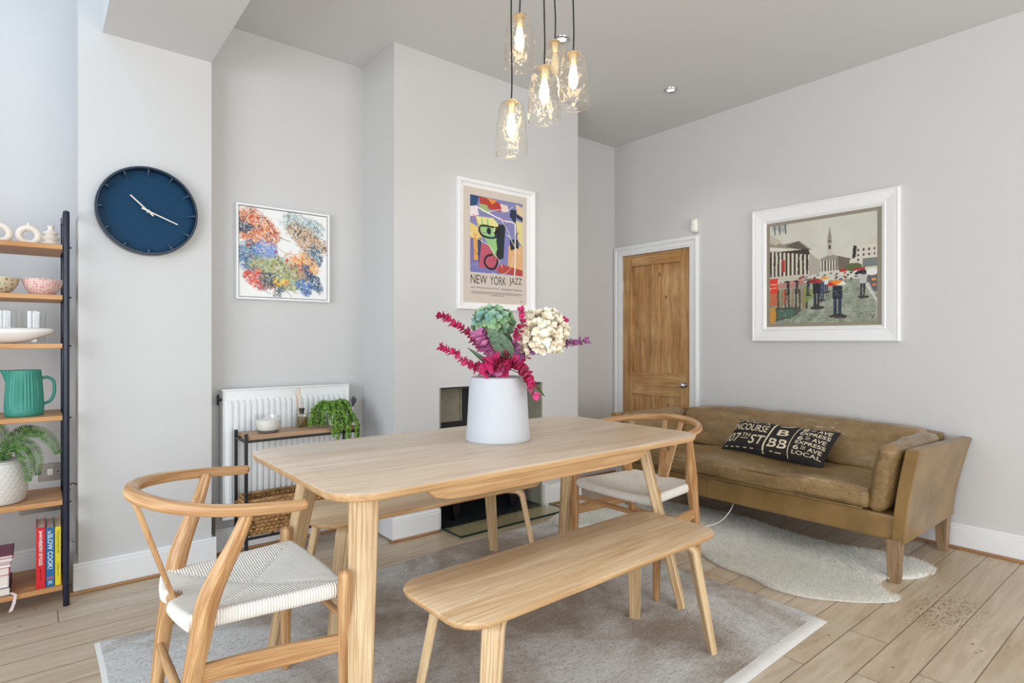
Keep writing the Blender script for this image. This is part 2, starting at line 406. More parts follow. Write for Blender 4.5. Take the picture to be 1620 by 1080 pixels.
struct(mb.build('trim_fireplace_base', plain('hearth_slate', (30, 33, 38), .45, bmp=(20, .2, .004), var=.3), smooth=False))
# skirting
BEAD = wood('bead_pine', (182, 138, 92), (138, 94, 56), 'X', rough=.5)
BEADY = wood('bead_pine_y', (182, 138, 92), (138, 94, 56), 'Y', rough=.5)
def skirt(name, segs, h=.142):
    mb = MB()
    for (p, q, nrm) in segs:      # along from p to q, nrm outward
        p, q, n = Vector(p), Vector(q), Vector(nrm)
        prof = [(0, .012), (.02, .012), (.02, h-.022), (.017, h-.016), (.019, h-.010), (.012, h), (0, h)]
        v0 = [(p.x+n.x*a, p.y+n.y*a, z) for a, z in prof]; v1 = [(q.x+n.x*a, q.y+n.y*a, z) for a, z in prof]; k = len(prof)
        mb.add(v0+v1, [tuple(range(k)), tuple(range(k, 2*k))[::-1]]+[(i, (i+1) % k, k+(i+1) % k, k+i) for i in range(k)])
    return struct(mb.build(name, GLOSSW, smooth=False))
skirt('baseboard_right', [((XB, -3.1), (XB, DY0-.085), (-1, 0))])
skirt('baseboard_back', [((.735, YA), (1.667, YA), (0, -1)), ((3.235, YA), (XB, YA), (0, -1))])
skirt('baseboard_pier', [((.135, YP), (.755, YP), (0, -1)), ((.155, YP), (.155, YR), (-1, 0)), ((.735, YP), (.735, YA), (1, 0))])
skirt('baseboard_recess', [((-2.6, YR), (.155, YR), (0, -1))])
skirt('baseboard_chimney', [((1.647, YC), (FX0-.01, YC), (0, -1)), ((FX1+.045, YC), (3.255, YC), (0, -1)), ((1.667, YC), (1.667, YA), (-1, 0)), ((3.235, YC), (3.235, YA), (1, 0))])
mb = MB(); mb.box(FX1+.002, FX1+.045, YC-.022, YC, 0, .155); mb.box(1.985-.012, 1.985, YC-.02, YC, .012, .142)
struct(mb.build('trim_skirting_block', GLOSSW, smooth=False))
mb = MB(); mb.box(-2.6, .14, YR-.035, YR, 0, .014); mb.box(.115, .775, YP-.038, YP-.001, 0, .014); mb.box(.737, 1.66, YA-.035, YA, 0, .014); mb.box(1.63, FX0-.015, YC-.036, YC, 0, .014); mb.box(FX1+.05, 3.27, YC-.036, YC, 0, .014); mb.box(3.24, XB, YA-.035, YA, 0, .014)
struct(mb.build('trim_floor_bead_back', BEAD, bevel=.004))
mb = MB(); mb.box(XB-.045, XB, -3.1, DY0-.085, 0, .014)
struct(mb.build('trim_floor_bead_right', BEADY, bevel=.004))
# door frame (architrave) and door
mb = MB()
AP = [(0, 0), (0, .012), (.014, .013), (.018, .017), (.048, .018), (.054, .024), (.060, .027), (.076, .027), (.085, .022), (.085, 0)]
vt = []
for b_, d_ in AP: vt += [(XB-d_, DY0-b_, 0), (XB-d_, DY0-b_, DZ+b_), (XB-d_, DY1+b_, DZ+b_), (XB-d_, DY1+b_, 0)]
mb.add(vt, [(i*4+j, i*4+j+1, (i+1)*4+j+1, (i+1)*4+j) for i in range(len(AP)-1) for j in range(3)])
mb.box(XB, XB+.1, DY0-.012, DY0-.002, 0, DZ+.01); mb.box(XB, XB+.1, DY1+.002, DY1+.012, 0, DZ+.01); mb.box(XB, XB+.1, DY0-.01, DY1+.01, DZ+.002, DZ+.012)
struct(mb.build('trim_door_frame', GLOSSW, smooth=False))
door = struct(thing('door_1', '', '', (XB+.02, DY0, 0))); del door['label']; del door['category']
def dface(b, name, mat, bev=.003):
    m_ = MB(); [m_.box(*q) for q in b]; return m_.build(name, mat, door, bevel=bev)
X0, X1 = XB+.012, XB+.05
dface([(X0, X1, DY0, DY0+.105, .006, DZ)], 'door_stile', PINEZ); dface([(X0, X1, DY1-.10, DY1, .006, DZ)], 'door_stile', PINEZ)
dface([(X0, X1, DY0+.105, DY1-.10, DZ-.105, DZ)], 'door_rail', PINEY); dface([(X0, X1, DY0+.105, DY1-.10, .73, .925)], 'door_rail', PINEY)
dface([(X0, X1, DY0+.105, DY1-.10, .006, .2)], 'door_rail', PINEY)
dface([(X0+.001, X1, 3.115, 3.205, .2, .73), (X0+.001, X1, 3.115, 3.205, .925, DZ-.105)], 'door_muntin', PINEZ)
for y0, y1 in ((DY0+.105, 3.115), (3.205, DY1-.1)):
    for z0, z1 in ((.2, .73), (.925, DZ-.105)): dface([(X0+.014, X1-.01, y0, y1, z0, z1)], 'door_panel', PINEZ)
kb = MB(); kb.lathe((XB+.012, DY0+.058, .838), [(.0, -.062), (.012, -.061), (.022, -.055), (.026, -.045), (.024, -.034), (.014, -.024), (.009, -.016), (.009, -.006), (.024, -.005), (.026, 0)], 24, axis='X')
kb.build('door_knob', CHROME, door); OFF['x'] = 0
hb = MB(); hb.box(XB-.008, XB+.012, DY1-.004, DY1+.012, 1.66, 1.75); hb.build('hinge', GLOSSW, door)
# recess side: cable hook on the pier's side
mb = MB(); mb.tube([(.153, 3.56, .50), (.138, 3.56, .51), (.120, 3.56, .50), (.118, 3.56, .488), (.128, 3.56, .48)], .003, 6); o = mb.build('cable_hook', BLACK)
tag(o, 'small black hook on the side of the white pier behind the shelf post', 'hook')

# ------------------------------------------------------------------ dining table
TZ = .785
tb = thing('dining_table', 'long pale oak dining table with rounded corners and splayed bentwood legs', 'table', (1.475, 1.93, 0))
def bowrect(x0, x1, y0, y1, r, bx, by):
    out = []
    cx, cy = (x0+x1)/2, (y0+y1)/2
    for (x, y) in rrect(x0, x1, y0, y1, r, 10): out.append((x+(x-cx)/abs(x1-cx)*bx*(1-((y-cy)/(y1-cy))**2), y+(y-cy)/abs(y1-cy)*by*(1-((x-cx)/(x1-cx))**2)))
    # densify straight edges
    res = []
    for i in range(len(out)):
        a, b = Vector(out[i]), Vector(out[(i+1) % len(out)]); res.append(tuple(a))
    return res
edge_mat(slab(bowrect(.622, 2.327, 1.479, 2.381, .115, .012, .004), TZ-.026, TZ, .007, .006).build('table_top', OAK, tb, angle=60), OAKE)
for ys in (1.575, 2.285):
    pl = [(.93, TZ-.026), (2.03, TZ-.026), (2.02, TZ-.052), (1.99, TZ-.074), (1.94, TZ-.086), (1.88, TZ-.090), (1.08, TZ-.090), (1.02, TZ-.086), (.97, TZ-.074), (.94, TZ-.052)]
    mb = MB(); mb.prism(pl, lambda a, b, d: (a, d, b), ys-.011, ys+.011); mb.build('apron_rail', OAKE, tb, bevel=.002)
def bentleg(top, base, d, ztop, th, w0, w1, tongue, rad, parent):
    """top: (x,y) where the straight part starts below bend; d outward horizontal unit; ztop underside of top"""
    d = Vector((d[0], d[1], 0)).normalized(); W = Vector((-d.y, d.x, 0))
    T = Vector((top[0], top[1], 0)); B = Vector((base[0], base[1], 0)); z1 = ztop-th/2
    pts = []; start = T-d*(tongue+rad); start.z = z1; pts.append(start)
    pts.append(T-d*rad+V(0, 0, z1))
    dz = (z1-rad)
    sl = (B-T)/(z1-rad)     # horizontal drift per metre of drop
    for i in range(1, 7):
        a = PI/2*i/6*.97
        pts.append(T-d*rad+d*rad*math.sin(a)+V(0, 0, z1-rad+rad*math.cos(a)))
    zb = pts[-1].z
    for f in (.25, .5, .75, 1.0): pts.append(Vector((T.x+(B.x-T.x)*f, T.y+(B.y-T.y)*f, zb*(1-f)+.0125*f)))
    n = len(pts); wd = [w0]*8+[w0+(w1-w0)*f for f in (.25, .5, .75, 1)]
    tt = [th*.6, th]+[th*1.08]*6+[th, th, th*.95, th*.9]
    mb = MB(); mb.ribbon(pts, W, tt, wd); return mb.build('leg', OAKU, parent, angle=30)
RUGT = .011
for sx in (-1, 1):
    for sy in (-1, 1):
        bentleg((1.475+sx*.688, 1.93+sy*.235), (1.475+sx*.768, 1.93+sy*.38), (sx*.5, sy*.86), TZ-.026, .036, .090, .062, .10, .05, tb)

# ------------------------------------------------------------------ benches
def bench(label, x0, x1, y0, y1, zt, rot=0):
    cx, cy = (x0+x1)/2, (y0+y1)/2; hx, hy = (x1-x0)/2, (y1-y0)/2
    t = thing('bench', label, 'bench', (0, 0, 0))
    edge_mat(slab(rrect(-hx, hx, -hy, hy, .095, 10), zt-.02, zt, .006, .004).build('bench_seat', OAKB, t, angle=60), OAKE)
    for sx in (-1, 1):
        for sy in (-1, 1):
            bentleg((sx*.488, sy*.142), (sx*.548, sy*.185), (sx*.8, sy*.6), zt-.02, .028, .062, .046, .10, .045, t)
    t.location = (cx, cy, 0); t.rotation_euler = (0, 0, rot); return t
bench('pale oak bench with rounded ends standing nearest the viewer on the grey rug', .84, 2.072, 1.232, 1.618, .465, math.radians(1.0))
bench('pale oak bench on the far side of the dining table, before the fireplace', .865, 2.085, 2.265, 2.665, .465, 0)

# ------------------------------------------------------------------ wishbone chairs
def cord_mat():
    m, nt, b = newmat('paper_cord'); t = nd(nt, 'TexCoord').outputs['UV']; s = nd(nt, 'SeparateXYZ', {0: t})
    wv = mth(nt, 'SINE', mth(nt, 'MULTIPLY', s.outputs[0], 2*PI/.0076))
    col = mix(nt, ramp(nt, noi(nt, coords(nt, 'UV', (180, 12, 1)), 1.0, 3), .3, .7), lin((246, 241, 230)), lin((255, 253, 247)))
    col = mix(nt, mth(nt, 'MULTIPLY', ramp(nt, wv, -.6, -1.0), .55), col, lin((184, 170, 146)))  # shade in the grooves between cords, put into the colour
    nt.links.new(col, b.inputs['Base Color']); b.inputs['Roughness'].default_value = .8
    nt.links.new(bump(nt, wv, .6, .003), b.inputs['Normal']); return m
CORD = cord_mat()
def make_chair(label):
    t = thing('wishbone_chair', label, 'chair', (0, 0, 0))
    # legs
    for s in (-1, 1):
        mb = MB(); mb.tube([(.255, s*.262, .006), (.255, s*.262, .14), (.255, s*.262, .30), (.255, s*.262, .45), (.255, s*.262, .500)], [.0155, .0175, .0205, .0215, .019], 16, 4); mb.build('leg', OAKC, t)
        mb = MB(); mb.tube([(-.172, s*.200, .006), (-.155, s*.203, .15), (-.137, s*.205, .30), (-.115, s*.206, .42), (-.100, s*.210, .50), (-.075, s*.222, .57), (-.040, s*.240, .65), (-.010, s*.256, .735)],
                            [.0165, .020, .0240, .0280, .0295, .0255, .0205, .0155], 16, 5); mb.build('leg', OAKC, t)
    # bent top rail
    pts = [(.125, -.286, .735), (.06, -.286, .739), (-.02, -.278, .745), (-.11, -.246, .753), (-.185, -.18, .762), (-.232, -.09, .769), (-.247, 0, .771)]
    rr = [.0155, .0165, .0165, .017, .018, .019, .0195]
    full = pts+[(x, -y, z) for x, y, z in pts[-2::-1]]; rad = rr+rr[-2::-1]
    mb = MB(); mb.tube(full, rad, 16, 6); mb.build('top_rail', OAKC, t)
    # Y splat
    base = V(-.142, 0, .44); top = V(-.246, 0, .762); dr = (top-base); L = dr.length; dr.normalize(); nrm = dr.cross(V(0, 1, 0))
    half = [(.030, 0), (.037, .08), (.046, .18), (.056, .26), (.068, L), (.040, L), (.029, .25), (.018, .185), (.010, .165), (0, .160)]
    outline = half+[(-a, b) for a, b in half[-2::-1]]
    mb = MB(); mb.prism(outline, lambda a, b, d: base+dr*b+V(0, 1, 0)*a+nrm*d, -.006, .006); mb.build('splat', OAKC2, t, bevel=.003)
    # seat rail seen at the back, stretchers
    mb = MB(); mb.tube([(-.112, -.2, .440), (-.135, -.1, .442), (-.142, 0, .443), (-.135, .1, .442), (-.112, .2, .440)], .0185, 14, 5, roundcap=False); mb.build('seat_rail', OAKC, t)
    for s in (-1, 1):
        a, b = V(.255, s*.258, .302), V(-.137, s*.205, .318); dd = (b-a).normalized(); W = V(0, 0, 1)
        mb = MB(); mb.ribbon([a, a*.66+b*.34, a*.33+b*.67, b], W, [.019]*4, [.046, .056, .056, .046]); mb.build('stretcher', OAKC, t)
    mb = MB(); mb.tube([(.255, -.262, .372), (.255, 0, .372), (.255, .262, .372)], [.0095, .0125, .0095], 12, 4); mb.build('stretcher', OAKC, t)
    mb = MB(); mb.tube([(-.152, -.203, .245), (-.154, 0, .247), (-.152, .203, .245)], [.0105, .0135, .0105], 12, 4); mb.build('stretcher', OAKC, t)
    # woven seat: four wedges meeting on a short ridge
    fx, fy, rx, ry = .270, .247, -.150, .197
    def pos(u, v_):          # u -1 rear .. 1 front, v -1..1
        x = rx+(fx-rx)*(u+1)/2; hw = ry+(fy-ry)*(u+1)/2
        y = v_*hw
        if u > 0: x += .016*(1-v_*v_)*u*u
        if u < -.0: x += -.024*(1-v_*v_)*(-u)**2+.050*math.exp(-(v_/.17)**4)*max(0, (-u-.6)/.4)**2
        return x, y
    N = 44; mb = MB(); vt, fs, uv = [], [], []
    def zt(u, v_): 
        e = max(abs(u), abs(v_)); zz = .474-.030*(1-abs(u)**2)*(1-abs(v_)**2)-.006*(1-v_*v_)*abs(u)**2
        zz -= .007*math.exp(-((abs(u)-abs(v_))/.03)**2)*(1-e)**.3 if e < 1 else 0
        return zz
    def rim(e): return e
    # rings of the top sheet then rolled edge then underside
    us = [math.sin(PI/2*(-1+2*i/N)) for i in range(N+1)]
    def P(i, j):
        u, v_ = us[i], us[j]; x, y = pos(u, v_); z = zt(u, v_)
        du, dv = max(0, abs(u)-.93)/.07, max(0, abs(v_)-.93)/.07; e = min(1, math.hypot(du, dv)); z -= .020*(1-math.sqrt(max(0, 1-e*e)))
        return (x, y, z)
    def Q(i, j):
        x, y, z = P(i, j); u, v_ = us[i], us[j]
        du, dv = max(0, abs(u)-.93)/.07, max(0, abs(v_)-.93)/.07; e = min(1, math.hypot(du, dv))
        return (x, y, .424+.024*(1-math.sqrt(max(0, 1-e*e))))
    K = N+1
    for fn in (P, Q):
        for i in range(K):
            for j in range(K): vt.append(fn(i, j))
    def cuv(p, u, v_): return (p[0], p[1]) if abs(v_) > abs(u) else (p[1], p[0])
    for lay in (0, 1):
        o0 = lay*K*K
        for i in range(N):
            for j in range(N):
                f = (o0+i*K+j, o0+(i+1)*K+j, o0+(i+1)*K+j+1, o0+i*K+j+1)
                um, vm = (us[i]+us[i+1])/2, (us[j]+us[j+1])/2
                if lay: f = f[::-1]
                fs.append(f); uv.append([cuv(vt[k], um, vm) for k in f])
    for k in range(N):      # stitch the rim
        for (a, b) in ((k, k+1),):
            for (p, q) in (((0, a), (0, b)), ((N, b), (N, a)), ((b, 0), (a, 0)), ((a, N), (b, N))):
                i0, i1 = p[0]*K+p[1], q[0]*K+q[1]; f = (i0, i1, K*K+i1, K*K+i0); fs.append(f)
                side = p[0] in (0, N) and p[0] == q[0]
                uv.append([((vt[m][1], vt[m][2]) if side else (vt[m][0], vt[m][2])) for m in f])
    mb.add(vt, fs, uv); mb.build('seat', CORD, t, angle=70)
    return t
def copy_tree(o, parent=None):
    c = o.copy(); C.objects.link(c)
    if parent: c.parent = parent
    for ch in list(o.children): copy_tree(ch, c)
    return c
ch1 = make_chair('oak wishbone chair with woven cord seat at the left end of the table')
ch2 = copy_tree(ch1); ch2['label'] = 'oak wishbone chair with woven cord seat between the table and the leather sofa'
for c in (ch1, ch2): c['group'] = 'chairs at the ends of the dining table'
ch1.location = (.45, 1.91, RUGT+.001)
ch2.location = (2.465, 1.925, RUGT+.001); ch2.rotation_euler = (0, 0, PI)

# ------------------------------------------------------------------ sofa
def leather():
    m, nt, b = newmat('tan_leather'); v = coords(nt)
    n1 = noi(nt, v, 3.0, 6, .6, .6); n2 = noi(nt, v, 26, 5, .6)
    col = mix(nt, ramp(nt, n1, .3, .72), lin((120, 93, 54)), lin((160, 129, 84)))
    col = mix(nt, mth(nt, 'MULTIPLY', ramp(nt, n2, .55, .75), .35), col, lin((190, 158, 112)))
    nt.links.new(col, b.inputs['Base Color'])
    nt.links.new(mth(nt, 'MULTIPLY_ADD', n2, .25, .20), b.inputs['Roughness']); b.inputs['Coat Weight'].default_value = .5; b.inputs['Coat Roughness'].default_value = .16
    mv = nd(nt, 'Mapping', {0: nd(nt, 'TexCoord').outputs['Object'], 3: (15, 8, 15)}).outputs[0]
    wr = noi(nt, mv, 1.0, 5, .65, 2.2)
    hgt = mth(nt, 'ADD', mth(nt, 'MULTIPLY', mth(nt, 'ABSOLUTE', mth(nt, 'SUBTRACT', wr, .5)), 2.2), mth(nt, 'MULTIPLY', n2, .35))
    nt.links.new(bump(nt, hgt, .75, .014), b.inputs['Normal']); return m
LEATH = leather()
LEATHS = plain('tan_leather_panel', (136, 107, 64), .32, bmp=(22, .25, .006), var=.22)
sofa = thing('leather_sofa', 'tan brown leather three seater sofa with flared arms against the right wall', 'sofa', (3.72, 1.9, 0))
mb = MB(); mb.soft((3.70, 1.895, .268), (.385, .875, .068), .018, n=14, wr=.002); mb.build('sofa_base', LEATHS, sofa)
def flare(sign, y_in, zb=.2, zt_=.672):
    """outer arm panel, leaning outward with height"""
    mb = MB(); nx, nz = 14, 12; pr = []
    for k in range(nz+1):
        f = k/nz; pr.append((f, zb+(zt_-zb)*f))
    def outer(f): return y_in+sign*(.058+.078*f**1.5)
    def inner(f): return y_in+sign*(.002+.074*f**1.5)
    x0, x1 = 3.285, 4.105
    poly = [(outer(f), z) for f, z in pr]
    top = [(outer(1)-sign*.004, zt_+.008), (inner(1)+sign*.012, zt_+.012)]
    poly = poly+top+[(inner(f), z) for f, z in pr[::-1]]
    def fx_(a, b, d):
        f = (b-zb)/(zt_-zb)
        if d < .5: return (x0+.02-.045*f, a, b)
        return (x1+.045*f, a, b-.028*f)
    mb.prism(poly, fx_, 0, 1); return mb.build('sofa_arm', LEATHS, sofa, bevel=.012, seg=3, angle=45)
flare(-1, 1.065); flare(1, 2.725)
# back frame
mb = MB(); mb.soft((4.06, 1.895, .44), (.055, .84, .235), .03, n=12, wr=.003, deform=lambda p: V(p.x+.05*(p.z/.235), p.y, p.z)); mb.build('sofa_back', LEATHS, sofa)
def seatdef(p): return V(p.x, p.y, p.z+.006*math.sin(p.y*9)+.004*math.sin(p.x*17))
mb = MB(); mb.soft((3.575, 1.895, .392), (.292, .735, .053), .032, (.012, .0, .026), n=64, wr=.006, wsc=6, deform=seatdef, seed=3, ridge=.12); SEATC = mb.build('seat_cushion', LEATH, sofa, angle=80)
mb = MB()
mb.tube([(3.287, y, .436+.003*math.sin(y*19)) for y in np.linspace(1.19, 2.60, 18)], .0045, 6, 3); mb.tube([(3.283, y, .346) for y in np.linspace(1.19, 2.60, 10)], .004, 6, 2); mb.build('piping', LEATH, SEATC)
mb = MB(); mb.soft((3.925, 1.885, .565), (.098, .775, .135), .05, (.035, 0, .02), n=44, wr=.013, wsc=4.5, seed=11, ridge=.04, deform=lambda p: V(p.x+.06*(p.z/.135), p.y, p.z)); mb.build('back_cushion', LEATH, sofa, angle=80)
def armpad(sign, yc):
    return MB().soft((3.61, yc, .512), (.335, .048, .176), .04, (.008, .018, .012), n=34, wr=.010, wsc=7, seed=5+sign, ridge=.12,
                     deform=lambda p: V(p.x-.02*(p.z/.176), p.y+sign*.040*max(-1, p.z/.176)**1, p.z)).build('arm_cushion', LEATH, sofa, angle=80)
armpad(-1, 1.098); armpad(1, 2.692)
LEGW = wood('sofa_leg_oak', (156, 128, 96), (112, 86, 60), 'Z', rough=.5)
for x, y in ((3.325, 1.055), (4.055, 1.045), (3.325, 2.735), (4.055, 2.745)):
    mb = MB(); r0, r1 = .033, .024
    mb.add([(x-r1, y-r1, 0), (x+r1, y-r1, 0), (x+r1, y+r1, 0), (x-r1, y+r1, 0), (x-r0, y-r0, .215), (x+r0, y-r0, .215), (x+r0, y+r0, .215), (x-r0, y+r0, .215)],
           [(0, 3, 2, 1), (4, 5, 6, 7), (0, 1, 5, 4), (1, 2, 6, 5), (2, 3, 7, 6), (3, 0, 4, 7)]); mb.build('leg', LEGW, sofa, bevel=.003)
# front/side seam lines
mb = MB(); mb.tube([(3.312, 2.1, .20), (3.312, 2.1, .335)], .0016, 5, 1); mb.build('seam', LEATHS, sofa)

# throw pillow with printed lettering
pil = thing('throw_pillow', 'black rectangular cushion with cream block lettering lying on the leather sofa', 'cushion', (3.65, 1.80, .50))
TL, TR, BR, BL = V(3.770, 2.130, .664), V(3.715, 1.460, .655), V(3.525, 1.487, .462), V(3.600, 2.185, .462)
def pbase(s, t_): return (TL*(1-s)+TR*s)*(1-t_)+(BL*(1-s)+BR*s)*t_
PN = (TR-TL).cross(BL-TL).normalized(); PN = -PN if PN.x > 0 else PN
def psurf(s, t_, side=1, off=0):
    a, b = 2*s-1, 2*t_-1; q = max(0, 1-a**4)**.6*max(0, 1-b**4)**.6
    pin = .05*(1-a*a)*b; pin2 = .02*(1-b*b)*a
    p = pbase(s-pin2, t_-pin)
    return p+PN*(side*(.060*q+.003)*(1+.05*math.sin(7*s+5*t_))+off)
N = 34; mb = MB(); vt, fs = [], []
for side in (1, -1):
    for i in range(N+1):
        for j in range(N+1): vt.append(psurf(i/N, j/N, side))
K = N+1
for lay in (0, 1):
    for i in range(N):
        for j in range(N):
            f = (lay*K*K+i*K+j, lay*K*K+(i+1)*K+j, lay*K*K+(i+1)*K+j+1, lay*K*K+i*K+j+1); fs.append(f if lay else f[::-1])
for k in range(N):
    for p, q in (((0, k), (0, k+1)), ((N, k+1), (N, k)), ((k+1, 0), (k, 0)), ((k, N), (k+1, N))):
        a, b = p[0]*K+p[1], q[0]*K+q[1]; fs.append((a, b, K*K+b, K*K+a))
mb.add(vt, fs); PCOV = mb.build('pillow_cover', plain('black_canvas', (34, 31, 29), .85, bmp=(400, .3, .001), var=.1), pil, angle=80)
mb = MB()
def ptext(txt, s0, s1, t0, t1, bold=.0, shear=0, slant=0):
    vs_, fs_ = textmesh(txt, 1, 1, bold*.35, shear)
    out = []
    for x, y in vs_:
        s = s0+(s1-s0)*x; t_ = .08+.88*(t1+(t0-t1)*y)
        out.append(psurf(min(.985, max(.015, s)), min(.97, max(.02, t_)), 1, .0022))
    mb.add(out, fs_)
def pbar(s0, s1, t0, t1, curve=0, n=14):
    v_, f_ = [], []
    for i in range(n+1):
        t_ = t0+(t1-t0)*i/n; t_ = t_ if curve else .08+.88*t_; c = curve*(1-(2*i/n-1)**2)
        v_ += [psurf(s0-c, t_, 1, .0022), psurf(s1-c, t_, 1, .0022)]
    for i in range(n): f_.append((2*i, 2*i+1, 2*i+3, 2*i+2))
    mb.add(v_, f_)
ptext('BEDFORD PK', -.05, .40, -.12, .09, .015); ptext('CONCOURSE', -.08, .415, .14, .38, .02)
ptext('207', -.02, .165, .50, .80, .02); ptext('TH', .175, .265, .48, .60, .02); pbar(.175, .265, .645, .665); ptext('ST', .285, .43, .50, .82, .025)
for a in (.05, .12, .18, .26, .33): pbar(a, a+.035, .945, .965)
pbar(.455, .472, .02, .98, .012); pbar(.700, .707, .02, .98, .012)
ptext('D', .50, .64, -.12, .08, .03); ptext('B', .525, .64, .20, .42, .04); ptext('BB', .487, .675, .55, .84, .035)
pbar(.53, .56, .94, .96); pbar(.58, .64, .95, .97)
for k, (t0, w3) in enumerate(((.02, 'EXPRESS'), (.33, 'EXPRESS'), (.64, 'LOCAL'))):
    ptext('8' if k == 0 else '6', .735, .785, t0-.01, t0+.13, .02); ptext('TH', .80, .84, t0-.005, t0+.06, .01); pbar(.80, .84, t0+.075, t0+.085)
    ptext('AVE', .865, .975, t0, t0+.115, .03); ptext(w3, .735, .985, t0+.155, t0+.26, .03 if k < 2 else .01)
mb.build('lettering', plain('cream_print', (226, 212, 184), .85, bmp=(400, .2, .001)), PCOV, smooth=False)

# ------------------------------------------------------------------ rug
def rug_mat():
    m, nt, b = newmat('rug_pile'); v = coords(nt)
    n1 = noi(nt, v, 1.7, 4, .6, .6); n2 = noi(nt, v, 95, 5, .75, .4); n3 = noi(nt, coords(nt, 'Object', (1.0, 4, 1)), 30, 4, .7, .5)
    col = mix(nt, ramp(nt, n1, .42, .58), lin((180, 163, 146)), lin((240, 238, 235)))
    fl = mth(nt, 'ADD', mth(nt, 'MULTIPLY', n2, .6), mth(nt, 'MULTIPLY', n3, .4))
    col = mix(nt, mth(nt, 'MULTIPLY', ramp(nt, fl, .50, .38), .65), col, lin((134, 118, 100)))
    col = mix(nt, mth(nt, 'MULTIPLY', ramp(nt, fl, .54, .64), .6), col, lin((246, 243, 240)))
    nt.links.new(col, b.inputs['Base Color']); b.inputs['Roughness'].default_value = .95; b.inputs['Specular IOR Level'].default_value = .1
    b.inputs['Sheen Weight'].default_value = .2
    nt.links.new(bump(nt, fl, 1.0, .02), b.inputs['Normal']); return m
RUG = rug_mat(); RUGE = plain('rug_border', (216, 213, 208), .9, bmp=(300, .5, .003), var=.04)
rg = thing('area_rug', 'large soft grey beige rug with a pale hem under the dining table', 'rug', (1.4, 1.9, 0))
def rug_edge(side, f):      # f 0..1 -> boundary points (wavy)
    if side == 'x0': return .175+.004*math.sin(9*f)
    if side == 'x1': return 2.640+.010*math.sin(7*f+1)-.02*math.exp(-(f/.06)**2)
def rug_xy(a, b):           # a 0..1 along x, b 0..1 along y
    x0, x1 = rug_edge('x0', b), rug_edge('x1', b)
    x = x0+(x1-x0)*a
    y0 = 1.050+.030*a+.004*math.sin(8*a); y1 = 2.850+(-.22+.34*a)*math.sin(PI*min(1, a*1.0))*.62+.05*max(0, a-.8)*3*.5-.0*a
    return x, y0+(y1-y0)*b
n = 150; mb = MB(); vt = []; fs = []
for i in range(n+1):
    for j in range(n+1):
        a, b = i/n, j/n; x, y = rug_xy(a, b); e = min(a, 1-a, b, 1-b)
        z = RUGT*min(1, (e/.012)**.5) if e < .012 else RUGT+.0025*noise.noise(V(x*3, y*3, 0))+.0012*noise.noise(V(x*22, y*22, 3))
        vt.append((x, y, max(.001, z)))
inner = []; border = []
for i in range(n):
    for j in range(n):
        a, b = (i+.5)/n, (j+.5)/n; f = (i*(n+1)+j, (i+1)*(n+1)+j, (i+1)*(n+1)+j+1, i*(n+1)+j+1)
        (border if (b < .026 or a < .010) else inner).append(f)
mb.add(vt, inner); mb.build('rug_field', RUG, rg, angle=80)
mb = MB(); mb.add(vt, border); mb.build('rug_hem', RUGE, rg, angle=80)

